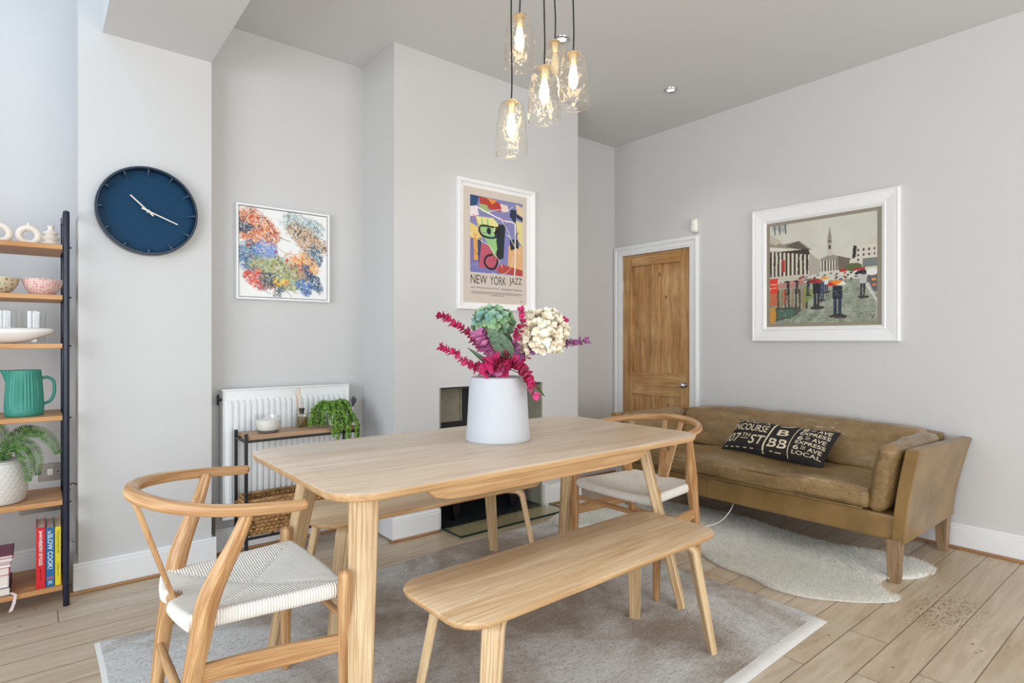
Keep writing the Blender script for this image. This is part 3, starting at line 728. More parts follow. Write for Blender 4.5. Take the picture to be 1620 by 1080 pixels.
# ------------------------------------------------------------------ sheepskin
def sheep():
    out = [(3.06, .955), (3.16, 1.06), (3.30, 1.07), (3.46, .97), (3.60, .955), (3.68, 1.10), (3.64, 1.35), (3.60, 1.6), (3.66, 1.9), (3.70, 2.2), (3.62, 2.5), (3.50, 2.75), (3.30, 2.93), (3.08, 3.0),
           (2.92, 2.93), (2.76, 2.90), (2.60, 2.82), (2.62, 2.70), (2.78, 2.60), (2.86, 2.40), (2.84, 2.2), (2.90, 2.02), (2.86, 1.84), (2.80, 1.70), (2.785, 1.52), (2.74, 1.40), (2.76, 1.24), (2.86, 1.10), (2.96, 1.0)]
    P = [Vector((a, b, 0)) for a, b in out]; P, _ = catmull(P, [0]*len(P), 5, True); poly = np.array([(p.x, p.y) for p in P])
    def inside(px, py):
        c = np.zeros(px.shape, bool); j = len(poly)-1
        for i in range(len(poly)):
            xi, yi = poly[i]; xj, yj = poly[j]
            cond = ((yi > py) != (yj > py)) & (px < (xj-xi)*(py-yi)/(yj-yi+1e-12)+xi); c ^= cond; j = i
        return c
    r = np.random.RandomState(3); M = 90000; px = r.uniform(2.55, 3.75, M); py = r.uniform(.9, 3.05, M); k = inside(px, py); px, py = px[k], py[k]; M = len(px)
    # blades: 3-level tapering strips, locks leaning by a smooth field
    ang = 3.1+1.9*np.sin(px*5.1+1.3*np.sin(py*4.3))+1.4*np.sin(py*6.7+px*3)+r.normal(0, .42, M)
    L = r.uniform(.020, .036, M); lean = r.uniform(.55, 1.05, M); wv = r.uniform(.0008, .0015, M); a2 = r.uniform(0, 2*PI, M)
    cx, cy = np.cos(ang), np.sin(ang); wx_, wy_ = np.cos(a2), np.sin(a2)
    vs_ = np.zeros((M, 5, 3)); base = .016
    for lv, (h, o_, w_) in enumerate(((0, 0, 1), (.62, .38, .9))):
        for sgn, col in ((-1, 0), (1, 1)):
            vs_[:, lv*2+col, 0] = px+cx*L*lean*o_+sgn*wx_*wv*w_; vs_[:, lv*2+col, 1] = py+cy*L*lean*o_+sgn*wy_*wv*w_; vs_[:, lv*2+col, 2] = base+L*h*(1-.35*lean)
    vs_[:, 4, 0] = px+cx*L*lean*1.1; vs_[:, 4, 1] = py+cy*L*lean*1.1; vs_[:, 4, 2] = base+L*.72*(1-.35*lean)+.002
    allv = vs_.reshape(-1, 3)
    fs_ = []
    for i in range(M): b = i*5; fs_.append((b, b+1, b+3, b+2)); fs_.append((b+2, b+3, b+4))
    m, nt, b = newmat('sheepskin_wool'); v = coords(nt); n1 = noi(nt, v, 5, 4)
    nt.links.new(mix(nt, ramp(nt, n1, .3, .7), lin((252, 251, 245)), lin((255, 255, 252))), b.inputs['Base Color']); b.inputs['Roughness'].default_value = .8; b.inputs['Specular IOR Level'].default_value = .15
    tl = nd(nt, 'BsdfTranslucent', {0: lin((246, 244, 236))+(1,)}); mo = nt.nodes['Material Output']
    nt.links.new(nd(nt, 'MixShader', {0: .40, 1: b.outputs[0], 2: tl.outputs[0]}).outputs[0], mo.inputs[0])
    sk = thing('sheepskin_rug', 'shaggy cream sheepskin rug on the floorboards, half under the leather sofa', 'rug', (3.2, 1.9, 0))
    wool = MB(); wool.v = allv.tolist(); wool.f = fs_; wool.uv = [None]*len(fs_)
    o = wool.build('wool', m, sk, smooth=True, angle=180)
    o['kind'] = 'stuff'
    hide = MB(); pl = [(3.2+(p.x-3.2)*.94, 1.9+(p.y-1.9)*.97) for p in P]
    cx_, cy_ = 3.15, 1.9; hide.prism(pl, lambda a, b, d: (a, b, d), .002, .022); hide.build('hide', m, sk, smooth=False)
sheep()
mb = MB(); mb.tube([(3.42, 1.98, .20), (3.36, 1.96, .16), (3.315, 1.985, .10), (3.26, 2.02, .065), (3.17, 2.06, .056)], .003, 6); o = mb.build('white_cable', WHITEP)
tag(o, 'thin white cable hanging down from under the leather sofa', 'cable')

# ------------------------------------------------------------------ radiator
rd = thing('radiator', 'white panel radiator with vertical ribs in the left alcove', 'radiator', (1.165, 3.56, .2))
RX0, RX1, RZ0, RZ1, RYF = .80, 1.535, .205, .930, 3.515
RAD = plain('radiator_enamel', (236, 238, 238), .3, bmp=(20, .02))
mb = MB(); prof = []; nr = 21; wdt = (RX1-RX0-.05)/nr
for i in range(nr):
    a = RX0+.025+i*wdt; prof += [(a, 0), (a+wdt*.12, .015), (a+wdt*.58, .015), (a+wdt*.70, 0)]
prof = [(RX0, 0), (RX0+.02, 0)]+prof+[(RX1-.02, 0), (RX1, 0)]
z_lv = [(RZ0, 0), (RZ0+.045, 0), (RZ0+.06, 1), (RZ1-.075, 1), (RZ1-.06, 0), (RZ1-.004, 0)]
vt = [(x, RYF-d*k+.013, z) for z, k in z_lv for x, d in prof]; q = len(prof)
fs = [(i*q+j, i*q+j+1, (i+1)*q+j+1, (i+1)*q+j) for i in range(len(z_lv)-1) for j in range(q-1)]
mb.add(vt, fs); mb.box(RX0, RX1, RYF+.0135, RYF+.022, RZ0, RZ1-.004); mb.build('radiator_panel', RAD, rd, angle=25)
mb = MB(); mb.box(RX0, RX0+.004, RYF+.005, 3.585, RZ0+.01, RZ1); mb.box(RX1-.004, RX1, RYF+.005, 3.585, RZ0+.01, RZ1); mb.box(RX0-.002, RX1+.002, RYF+.003, 3.588, RZ1-.006, RZ1+.002); mb.build('radiator_case', RAD, rd, bevel=.002)
mb = MB(); mb.tube([(RX0-.001, 3.55, RZ1-.055), (RX0-.018, 3.55, RZ1-.055)], .007, 10, 1); mb.tube([(RX0-.018, 3.55, RZ1-.08), (RX0-.018, 3.55, RZ1-.03)], .006, 8, 1); mb.build('bleed_valve', BLACK, rd)
mb = MB(); mb.tube([(RX1, 3.55, .25), (RX1+.03, 3.55, .25), (RX1+.035, 3.55, .27)], .009, 10, 2); mb.tube([(RX1+.036, 3.55, .25), (RX1+.036, 3.55, .79)], .0075, 10, 1); mb.build('valve_pipe', GLOSSW, rd)
mb = MB(); mb.tube([(RX1+.036, 3.53+.018*math.sin(a), .825+.022*math.cos(a)) for a in np.linspace(0, 2*PI, 14)[:-1]], .0055, 8, 1, closed=True); mb.tube([(RX1+.036, 3.545, .79), (RX1+.036, 3.54, .805)], .009, 8, 1)
mb.lathe((RX1+.036, 3.53, .825), [(.0, -.004), (.018, -.004), (.018, .004), (0, .004)], 16, axis='Y'); mb.build('valve_head', plain('grey_knob', (92, 94, 98), .4, bmp=(40, .02)), rd)
mb = MB(); mb.tube([(.755, 3.575, .30), (.765, 3.57, .255), (.80, 3.56, .235)], .009, 8, 3); mb.tube([(.765, 3.57, .26), (.765, 3.57, .015)], .008, 8, 1); mb.build('valve_pipe', STEEL, rd)

# ------------------------------------------------------------------ console table in front of radiator
CX0, CX1, CY0, CY1, CZ = .857, 1.482, 3.272, 3.475, .700
cs = thing('console_table', 'narrow console table with oak top and thin black metal frame before the radiator', 'console table', (1.17, 3.37, 0))
mb = MB(); mb.box(CX0+.011, CX1-.011, CY0+.002, CY1-.002, CZ-.022, CZ); mb.build('console_top', OAKK, cs, bevel=.0015)
for x in (CX0, CX1):
    for y in (CY0, CY1):
        mb = MB(); mb.box(x-.008, x+.008, y-.008, y+.008, 0, CZ+.012); mb.build('leg', BLACK, cs, bevel=.001)
for y in (CY0, CY1):
    for z in (CZ-.036, .150): MB().box(CX0, CX1, y-.006, y+.006, z, z+.012).build('frame_rail', BLACK, cs)
for x in (CX0, CX1):
    for z in (CZ-.036, .150): MB().box(x-.006, x+.006, CY0, CY1, z, z+.012).build('frame_rail', BLACK, cs)
for x in (1.0, 1.17, 1.34): MB().box(x-.005, x+.005, CY0, CY1, .152, .160).build('rack_bar', BLACK, cs)
# woven basket
def weave():
    m, nt, b = newmat('seagrass'); t = nd(nt, 'TexCoord').outputs['Object']; s = nd(nt, 'SeparateXYZ', {0: t})
    n1 = noi(nt, coords(nt, 'Object', (40, 40, 60)), 1, 4); col = mix(nt, ramp(nt, n1, .3, .7), lin((122, 84, 44)), lin((196, 152, 98)))
    nt.links.new(col, b.inputs['Base Color']); b.inputs['Roughness'].default_value = .75
    nt.links.new(bump(nt, n1, .4, .003), b.inputs['Normal']); return m
WEAVE = weave()
bk = thing('wicker_basket', 'long woven seagrass basket on the lower rack of the console table', 'basket', (1.17, 3.37, .163))
mb = MB()
for row in range(9):        # plaited rope rows made of short overlapping strands
    z = .174+row*.0195; g = .012*(row/8); x0, x1, y0, y1 = CX0+.028-g, CX1-.028+g, CY0+.016-g*.3, CY1-.016+g*.3
    per = [(x0, y0), (x1, y0), (x1, y1), (x0, y1)]; step = .026
    for a in range(4):
        p, q_ = Vector(per[a]), Vector(per[(a+1) % 4]); L = (q_-p).length; k = max(2, int(L/step)); dr_ = (q_-p)/k; nn = Vector((dr_.y, -dr_.x)).normalized()
        for i in range(k):
            c = p+dr_*(i+(.5 if row % 2 else 0)); e = c+dr_*1.35; sl = .006 if row % 2 else -.006
            mb.tube([(c.x-nn.x*.004, c.y-nn.y*.004, z-sl), ((c.x+e.x)/2+nn.x*.006, (c.y+e.y)/2+nn.y*.006, z), (e.x-nn.x*.004, e.y-nn.y*.004, z+sl)], [.006, .0105, .006], 6, 2, roundcap=False)
mb.build('basket_wall', WEAVE, bk, angle=60)
mb = MB(); x0, x1, y0, y1 = CX0+.016, CX1-.016, CY0+.012, CY1-.012
mb.tube([(x0, y0, .349), (x1, y0, .349), (x1, y1, .349), (x0, y1, .349)], .009, 8, 1, closed=True); mb.build('rim', WEAVE, bk)
mb = MB(); mb.box(CX0+.03, CX1-.03, CY0+.02, CY1-.02, .164, .172); mb.build('basket_base', WEAVE, bk)

# things on the console
GLASS = thin_glass('clear_glass', (250, 252, 252)); CANDG = thin_glass('ribbed_glass', (246, 248, 248), extra=.10)
cd = thing('candle', 'white candle in a wide ribbed glass bowl on the console table', 'candle', (.992, 3.35, CZ))
def ribbed(c, prof, seg, amp):
    mb = MB(); vt, fs = [], []
    for r, z in prof:
        for k in range(seg): a = 2*PI*k/seg; rr = r*(1+amp*(1 if k % 4 < 2 else -1)); vt.append((c[0]+rr*math.cos(a), c[1]+rr*math.sin(a), c[2]+z))
    for i in range(len(prof)-1):
        for k in range(seg): l = (k+1) % seg; fs.append((i*seg+k, i*seg+l, (i+1)*seg+l, (i+1)*seg+k))
    return mb.add(vt, fs)
mb = ribbed((.992, 3.35, CZ+.001), [(.045, 0), (.052, .002), (.060, .016), (.066, .045), (.069, .075), (.0695, .095)], 120, .008); mb.build('glass_bowl', CANDG, cd)
mb = MB(); mb.lathe((.992, 3.35, CZ), [(0, .014), (.052, .014), (.058, .02), (.0635, .045), (.0655, .068), (.055, .071), (0, .070)], 40); mb.build('wax', plain('candle_wax', (246, 242, 234), .55, bmp=(20, .05)), cd)
mb = MB(); mb.lathe((.992, 3.35, CZ), [(.0, .002), (.049, .002), (.055, .008), (.056, .012), (0, .012)], 40); mb.build('glass_foot', plain('grey_glass_foot', (120, 122, 122), .15, bmp=(40, .1)), cd)
rd2 = thing('reed_diffuser', 'small square glass reed diffuser with wooden sticks on the console table', 'reed diffuser', (1.205, 3.43, CZ))
mb = MB(); mb.soft((1.205, 3.43, CZ+.041), (.029, .029, .040), .008, n=6); mb.build('bottle', thin_glass('bottle_glass', (238, 240, 232), extra=.07), rd2)
mb = MB(); mb.soft((1.205, 3.43, CZ+.032), (.025, .025, .028), .006, n=4); mb.build('oil', thin_glass('perfume_oil', (214, 202, 150), extra=.02), rd2)
mb = MB(); mb.lathe((1.205, 3.43, CZ+.080), [(.013, 0), (.013, .018), (.016, .020), (.016, .030), (.009, .031)], 20); mb.build('collar', plain('dark_collar', (40, 40, 42), .3, bmp=(40, .02)), rd2)
for i in range(5):
    a = i*1.1; mb = MB(); mb.tube([(1.205+.012*math.cos(a), 3.43+.012*math.sin(a), CZ+.012), (1.205-.012-.010*i*.7, 3.43-.006*math.sin(a), CZ+.235-.004*i)], .0016, 6, 1); mb.build('reed', plain('reed_wood', (206, 172, 138), .7, bmp=(90, .1)), rd2)
# trailing succulent
sp = thing('trailing_succulent', 'bushy green trailing succulent in a small white pot on the console table', 'plant', (1.385, 3.37, CZ))
mb = MB(); mb.lathe((1.385, 3.37, CZ), [(.036, 0), (.042, .004), (.050, .07), (.052, .078), (.046, .078), (.044, .06), (0, .06)], 30); mb.build('pot', plain('white_ceramic', (236, 236, 232), .3, bmp=(20, .02)), sp)
mb = MB(); r = random.Random(4)
def leafball(mb, p, s, nrm):
    ax = Vector(nrm).normalized(); a = ax.orthogonal().normalized(); b = ax.cross(a)
    vt = [p-ax*s*.2]+[p+(a*math.cos(k*2*PI/5)+b*math.sin(k*2*PI/5))*s*.55+ax*s*.35 for k in range(5)]+[p+ax*s]
    mb.add(vt, [(0, 1+(k+1) % 5, 1+k) for k in range(5)]+[(6, 1+k, 1+(k+1) % 5) for k in range(5)])
stems = MB()
for i in range(64):
    a = 2*PI*i/64*5+r.uniform(-.3, .3); out = r.uniform(.035, .105); yo = .55
    drop = r.uniform(.03, .07) if out > .05 else 0
    top = V(1.385, 3.365, CZ+.085); lf = [top]
    hgt = r.uniform(.02, .062)
    tipx, tipy = math.cos(a)*out, math.sin(a)*out*yo
    if math.cos(a) < -.55: tipx *= 1.45
    p1 = top+V(tipx*.5, tipy*.5, hgt); p2 = top+V(tipx*.95, tipy*.95, hgt*.35); p3 = top+V(tipx*1.1, tipy*1.15-.01, -drop-.03)
    Pp = [top, p1, p2, p3]
    if math.sin(a) < -.2 and r.random() < .55 and abs(math.cos(a)) < .9: Pp.append(V(p3.x, CY0-.024, p3.z-r.uniform(.03, .085))); Pp[3] = V(p3.x, CY0-.022, max(p3.z, CZ+.02))
    else: Pp[3].z = max(Pp[3].z, CZ+.012); Pp[3].y = min(max(Pp[3].y, CY0+.01), CY1-.02)
    Q, _ = catmull(Pp, [0]*len(Pp), 7)
    stems.tube(Q, .0012, 4, 1, roundcap=False)
    for q in Q[2:]:
        for k in range(3): leafball(mb, q+V(r.uniform(-.005, .005), r.uniform(-.005, .005), r.uniform(-.004, .004)), r.uniform(.008, .0135), (r.uniform(-1, 1), r.uniform(-1, .4), r.uniform(-.3, 1)))
def leafmat(name, c1, c2, rough=.45):
    m, nt, b = newmat(name); nt.links.new(mix(nt, ramp(nt, noi(nt, coords(nt), 55, 3), .35, .65), lin(c1), lin(c2)), b.inputs['Base Color']); b.inputs['Roughness'].default_value = rough; return m
mb.build('foliage', leafmat('succulent_green', (52, 96, 28), (136, 176, 70)), sp, smooth=False); stems.build('stems', leafmat('stem_green', (70, 96, 40), (100, 130, 60)), sp)

# ------------------------------------------------------------------ vase and flowers
VX, VY = 1.515, 1.955
o = MB().lathe((VX, VY, TZ), [(0, .0), (.131, .0), (.136, .006), (.136, .012), (.1325, .04), (.1285, .10), (.1245, .18), (.121, .24), (.1195, .258), (.116, .265), (.105, .268), (.040, .270), (.036, .274), (.0345, .295), (.036, .300), (.034, .302), (.029, .300), (.028, .27), (.028, .20), (0, .20)], 64).build('vase', plain('chalky_white_ceramic', (194, 197, 201), .62, bmp=(9, .12, .01)), origin=(VX, VY, TZ))
tag(o, 'broad white ceramic vase with short narrow neck standing on the dining table', 'vase')
F_ = V(math.cos(YAW), math.sin(YAW), 0); R_ = V(math.sin(YAW), -math.cos(YAW), 0)
fwd, rgt = F_, R_
VC = V(VX, VY, 0)
def bq(dx, dz, dd=0):        # offset in metres: right of vase axis, height above table, depth away
    return VC+R_*dx+F_*dd+V(0, 0, TZ+dz)
NECK = bq(.012, .30); IN = bq(0, .225)
def petal(mb, p, d, up, L, Wd, cup=.3, n=4):
    d = d.normalized(); side = d.cross(up).normalized(); nn = side.cross(d).normalized(); vt, fs = [], []
    for i in range(n+1):
        f = i/n; w_ = Wd*max(.10, math.sin(PI*min(1, f**.80*.93+.05))**.85)
        c = p+d*L*f+nn*cup*L*(f*f)
        for sg in (-1, 0, 1): vt.append(c+side*w_*sg*.5+nn*(abs(sg)*w_*.22))
    for i in range(n):
        for k in range(2): fs.append((i*3+k, i*3+k+1, (i+1)*3+k+1, (i+1)*3+k))
    mb.add(vt, fs)
def petmat(name, cols, sc=22, rough=.6):
    m, nt, b = newmat(name); v = coords(nt); n1 = noi(nt, v, sc, 3); n2 = noi(nt, v, sc*.4, 2)
    c = mix(nt, ramp(nt, n1, .35, .65), lin(cols[0]), lin(cols[1])); c = mix(nt, ramp(nt, n2, .42, .60), c, lin(cols[2]))
    nt.links.new(c, b.inputs['Base Color']); b.inputs['Roughness'].default_value = rough; b.inputs['Sheen Weight'].default_value = .1; return m
STEMM = leafmat('dark_stem', (52, 74, 40), (84, 104, 58))
def hydrangea(label, c, rad, mat, n, size, seed, squash=.85):
    t = thing('hydrangea', label, 'flower', tuple(IN)); r = random.Random(seed); mb = MB()
    for i in range(n):
        z = 1-2*(i+.5)/n; a = i*2.39996; q = math.sqrt(1-z*z); d = V(q*math.cos(a), q*math.sin(a), z)
        if d.z < -.75: continue
        d = (d+V(r.uniform(-.1, .1), r.uniform(-.1, .1), r.uniform(-.1, .1))).normalized()
        p = c+V(d.x*rad, d.y*rad, d.z*rad*squash)*r.uniform(.80, 1.02)
        e1 = d.orthogonal().normalized(); e2 = d.cross(e1); th = r.uniform(0, PI)
        for k in range(4):
            aa = th+k*PI/2; dd = e1*math.cos(aa)+e2*math.sin(aa)+d*r.uniform(.05, 1.0)
            petal(mb, p, dd, d, size*r.uniform(.8, 1.2), size*1.0, r.uniform(.1, .5), 6)
    mb.soft(c, (rad*.66, rad*.66, rad*.56), rad*.5, n=6)
    mb.build('bloom', mat, t, angle=80)
    s = MB(); s.tube([IN, NECK, c*.5+NECK*.5+V(0, 0, .01), c], [.0035]*4, 8, 4); s.build('stem', STEMM, t); return t
WHT = petmat('cream_petals', ((238, 226, 200), (250, 244, 230), (246, 236, 214))); GRN = petmat('green_blue_petals', ((150, 184, 136), (134, 178, 178), (168, 200, 150)))
K_ = 2.47/924
def px(u, v_, dd=0):       # photo position around the vase axis -> offset tuple
    return bq((u-790)*K_*(1+dd/2.47), (1.2-TZ)-(v_-540)*K_*(1+dd/2.47), dd)
hydrangea('large cream white hydrangea bloom on the right of the bouquet in the vase', px(860, 528, -.02), .098, WHT, 150, .027, 1, 1.0)
hydrangea('pale green and blue hydrangea bloom at the top of the bouquet in the vase', px(782, 510, .03), .078, GRN, 95, .025, 2, .75)
def spray(label, path, mat, size, seed, cat='flower', dens=3, name='eucalyptus_spray', taper=True):
    t = thing(name, label, cat, tuple(IN)); r = random.Random(seed); mb = MB()
    pts = [IN, NECK]+path; Q, _ = catmull(pts, [0]*len(pts), 6); s = MB(); s.tube(Q, .0020, 6, 1); s.build('stem', STEMM, t)
    k0 = 9; m_ = len(Q)
    for i in range(k0, m_):
        f = (i-k0)/max(1, m_-k0); tg = (Q[min(i+1, m_-1)]-Q[i-1]).normalized(); sz = size*((1-.45*f) if taper else 1)
        for k in range(dens):
            a = r.uniform(0, 2*PI); o1 = tg.orthogonal().normalized(); o2 = tg.cross(o1); rd_ = o1*math.cos(a)+o2*math.sin(a)
            petal(mb, Q[i]+rd_*.003, rd_+tg*r.uniform(-.1, .7), tg, sz*r.uniform(.75, 1.1), sz*1.15, r.uniform(.1, .6), 5)
    mb.build('petals', mat, t, angle=80); return t
MAG = petmat('magenta_petals', ((196, 22, 92), (222, 60, 128), (176, 16, 84))); PNK = petmat('mauve_petals', ((206, 118, 174), (226, 162, 204), (188, 92, 154))); PUR = petmat('lilac_petals', ((172, 106, 174), (200, 150, 206), (168, 62, 124)))
HOT = petmat('hot_pink_petals', ((214, 46, 116), (232, 100, 156), (200, 28, 96)))
spray('magenta spray reaching up to the far left of the bouquet', [px(775, 560), px(745, 528), px(720, 510), px(698, 498)], MAG, .036, 1, dens=3)
spray('bright pink spray reaching out low to the left of the bouquet', [px(778, 585, -.03), px(748, 577, -.04), px(722, 560, -.04), px(700, 549, -.04)], HOT, .038, 2)
spray('mauve pink spray of soft round petals in the middle of the bouquet', [px(790, 580, -.07), px(775, 552, -.08), px(762, 530, -.08)], PNK, .044, 3, dens=4, taper=False)
spray('deep magenta spray filling the base of the bouquet above the vase neck', [px(795, 586, -.05), px(802, 570, -.09), px(790, 568, -.11), px(772, 584, -.10)], MAG, .044, 4, dens=3, taper=False)
spray('hot pink spray drooping over the right shoulder of the vase', [px(815, 572, -.05), px(832, 585, -.10), px(842, 602, -.12), px(850, 625, -.12)], HOT, .040, 5, dens=3)
spray('lilac purple spray reaching out to the right of the bouquet', [px(830, 560, .02), px(880, 545, .06), px(905, 542, .05), px(930, 538, .04)], PUR, .038, 6, dens=2)
spray('magenta sprig peeping above the right side of the cream hydrangea', [px(840, 560, .09), px(872, 530, .10), px(884, 512, .10), px(894, 506, .06)], MAG, .030, 7, dens=2)
spray('magenta sprig standing between the two hydrangea blooms', [px(812, 560, -.03), px(822, 530, -.12), px(830, 508, -.13), px(828, 490, -.12)], MAG, .032, 8, dens=2)
spray('small lilac sprig behind the centre of the bouquet', [px(806, 575, .0), px(816, 556, -.08), px(818, 545, -.09)], PUR, .034, 9, dens=2)
def bigleaf(label, a, b, wd, nrm, mat):
    t = thing('flower_leaf', label, 'leaf', tuple(IN)); mb = MB(); a, b = Vector(a), Vector(b); d = b-a; L = d.length
    petal(mb, a, d, Vector(nrm), L, wd, -.12, 10); mb.build('blade', mat, t, angle=80)
    s = MB(); s.tube([IN, NECK, a, a+d*.5], .0018, 6, 4); s.build('stem', STEMM, t)
LG = leafmat('grey_green_leaf', (66, 88, 66), (94, 118, 90)); DG = leafmat('dark_green_leaf', (44, 66, 36), (72, 96, 52))
bigleaf('large grey green leaf in the middle of the bouquet', px(812, 565, -.10), px(776, 520, -.12), .075, -F_+V(0, 0, .3), LG)
bigleaf('dark green leaf under the left sprays of the bouquet', px(795, 588, -.06), px(742, 550, -.06), .022, -F_, DG)
bigleaf('narrow dark green leaf hanging over the right shoulder of the vase', px(828, 592, -.08), px(866, 628, -.06), .022, -F_, DG)
bigleaf('green leaf standing between the two hydrangea blooms', px(808, 560, -.04), px(806, 525, -.05), .045, -F_, DG)

# ------------------------------------------------------------------ pendant lamp
SHADE = thin_glass('hammered_glass', (255, 252, 246), bmp=(30, 1.0, .012), rough=.08, extra=.07, edge=.85)
pd = thing('pendant_lamp', 'cluster pendant of five clear hammered glass shades on black cords over the dining table', 'ceiling lamp', (1.62, 1.84, 3.0))
RIMG = thin_glass('glass_rim', (255, 252, 246), extra=.5, edge=.4, rough=.3)
BULB = plain('filament_bulb', (255, 236, 200), .3, emit=((255, 222, 172), 11), bmp=(10, .01))
CORDB = plain('black_cord', (20, 18, 18), .7, bmp=(200, .1, .001))
mb = MB(); mb.lathe((1.66, 1.83, 2.965), [(.0, 0), (.20, 0), (.205, .006), (.205, .034), (0, .034)], 48); mb.build('ceiling_rose', BLACK, pd)
for (u, v0, v1, s, lit) in ((822, 26, 106, 2.52, 1), (809, 161, 244, 2.44, 1), (861, 107, 191, 2.36, 1), (878, 67, 139, 2.62, .12), (907, 85, 168, 2.43, 1)):
    tt = (u-810)/924; D = (F_+R_*tt)*s; zt_ = 1.2-(v0-540)*s/924; zb = 1.2-(v1-540)*s/924; hh = zt_-zb; c = (D.x, D.y, zb)
    mb = MB(); prof = [(.0655, 0), (.0675, hh*.10), (.0665, hh*.32), (.0620, hh*.60), (.0535, hh*.84), (.0440, hh*.965), (.020, hh)]
    vt, fs = [], []; Pf, _ = catmull([V(a, 0, b) for a, b in prof], [0]*7, 5); sg = 56
    for p in Pf:
        for k in range(sg):
            a = 2*PI*k/sg; q = 1+.022*noise.noise(V(math.cos(a)*3.2, math.sin(a)*3.2, p.z*26+s*9))
            vt.append((c[0]+p.x*q*math.cos(a), c[1]+p.x*q*math.sin(a), zb+p.z))
    for i in range(len(Pf)-1):
        for k in range(sg): l = (k+1) % sg; fs.append((i*sg+k, i*sg+l, (i+1)*sg+l, (i+1)*sg+k))
    mb.add(vt, fs); rimr = MB(); rimr.tube([(c[0]+.0655*math.cos(a), c[1]+.0665*math.sin(a), zb) for a in np.linspace(0, 2*PI, 40)[:-1]], .0011, 6, 1, closed=True)
    LSH = mb.build('lamp_shade', SHADE, pd, angle=80); rimr.build('shade_rim', RIMG, LSH)
    mb = MB(); mb.lathe((D.x, D.y, zt_), [(.0, .012), (.006, .012), (.006, .002), (.026, .0), (.026, -.004), (.016, -.007), (.0155, -.045), (.012, -.050), (0, -.050)], 24); LH = mb.build('lamp_holder', BRASSY, pd)
    b0 = zt_-.048
    mb = MB(); mb.lathe((D.x, D.y, b0), [(.0, .004), (.010, .0), (.013, -.015), (.0185, -.045), (.0195, -.065), (.014, -.088), (.006, -.098), (0, -.100)], 20)
    mb.build('bulb', BULB if lit == 1 else plain('unlit_bulb', (226, 212, 186), .15, bmp=(10, .01)), LH)
    ex, ey = D.x*.97+.045, D.y*.97+.05
    mb = MB(); mb.tube([(D.x, D.y, zt_+.008), (D.x+.002, D.y-.001, zt_+.10), (D.x*.8+ex*.2-.002, D.y*.8+ey*.2, zt_*.5+1.485), (ex, ey, 2.975)], .0030, 8, 6); mb.build('cord', CORDB, pd)

# ceiling downlights
for (x, y, lab) in ((2.427, 2.511, 'chrome recessed ceiling spotlight just behind the pendant shades'), (3.519, 2.524, 'chrome recessed ceiling spotlight nearest the corner by the pine door')):
    t = thing('ceiling_spotlight', lab, 'ceiling light', (x, y, 3.0), 'recessed spotlights in the white ceiling')
    MB().lathe((x, y, 3.0), [(.026, .001), (.025, -.003), (.036, -.010), (.046, -.005), (.048, .001)], 32).build('bezel', CHROME, t)
    MB().lathe((x, y, 3.0), [(.0, -.001), (.027, -.001), (.027, .002), (0, .002)], 28).build('lens', plain('spot_lens', (255, 252, 246), .3, emit=((255, 250, 240), 9), bmp=(10, .01)), t)
    l = bpy.data.lights.new('spotlight', 'SPOT'); l.energy = 12; l.spot_size = math.radians(110); l.spot_blend = .8; l.color = (1, .93, .84); l.shadow_soft_size = .03
    lo = bpy.data.objects.new('spotlight', l); C.objects.link(lo); lo.location = (x, y, 2.96); l.shadow_soft_size = .015

# ------------------------------------------------------------------ wall clock
KX, KZ, KR, KY = .438, 1.857, .222, YP
ck = thing('wall_clock', 'round navy blue wall clock with pale hands hanging on the white pier', 'clock', (KX, KY, KZ))
NAVY = plain('navy_enamel', (4, 56, 88), .5, 0, .2, bmp=(120, .06)); NAVYR = plain('navy_rim', (20, 40, 58), .3, bmp=(60, .03))
MB().lathe((KX, KY, KZ), [(.0, -.006), (KR-.012, -.006), (KR-.012, -.001), (0, -.001)], 72, axis='Y').build('clock_face', NAVY, ck)
MB().lathe((KX, KY, KZ), [(KR-.014, -.001), (KR-.013, -.050), (KR-.011, -.053), (KR-.004, -.053), (KR-.001, -.050), (KR, -.001)], 72, axis='Y').build('clock_rim', NAVYR, ck)
def fnc(ang, r0, r1, w0, w1, y0, y1):
    d = V(math.sin(ang), 0, math.cos(ang)); s = V(math.cos(ang), 0, -math.sin(ang)); c = V(KX, 0, KZ); vt = []
    for y in (y0, y1): vt += [c+d*r0-s*w0+V(0, y, 0), c+d*r0+s*w0+V(0, y, 0), c+d*r1+s*w1+V(0, y, 0), c+d*r1-s*w1+V(0, y, 0)]
    return vt, [(0, 1, 2, 3), (7, 6, 5, 4), (0, 4, 5, 1), (1, 5, 6, 2), (2, 6, 7, 3), (3, 7, 4, 0)]
for k in range(12):
    mb = MB(); a = 2*PI*k/12; d = V(math.sin(a), 0, math.cos(a)); s = V(math.cos(a), 0, -math.sin(a)); c = V(KX, 0, KZ)
    vt = []
    for sg in (-.0025, .0025): vt += [c+d*.178+s*sg+V(0, KY-.006, 0), c+d*.209+s*sg+V(0, KY-.006, 0), c+d*.209+s*sg+V(0, KY-.045, 0), c+d*.196+s*sg+V(0, KY-.045, 0)]
    mb.add(vt, [(0, 1, 2, 3), (7, 6, 5, 4), (0, 4, 5, 1), (1, 5, 6, 2), (2, 6, 7, 3), (3, 7, 4, 0)]); mb.build('hour_mark', plain('slate_blue', (66, 92, 116), .4, bmp=(40, .02)), ck)
HANDM = plain('pale_hands', (228, 220, 210), .4, bmp=(40, .02))
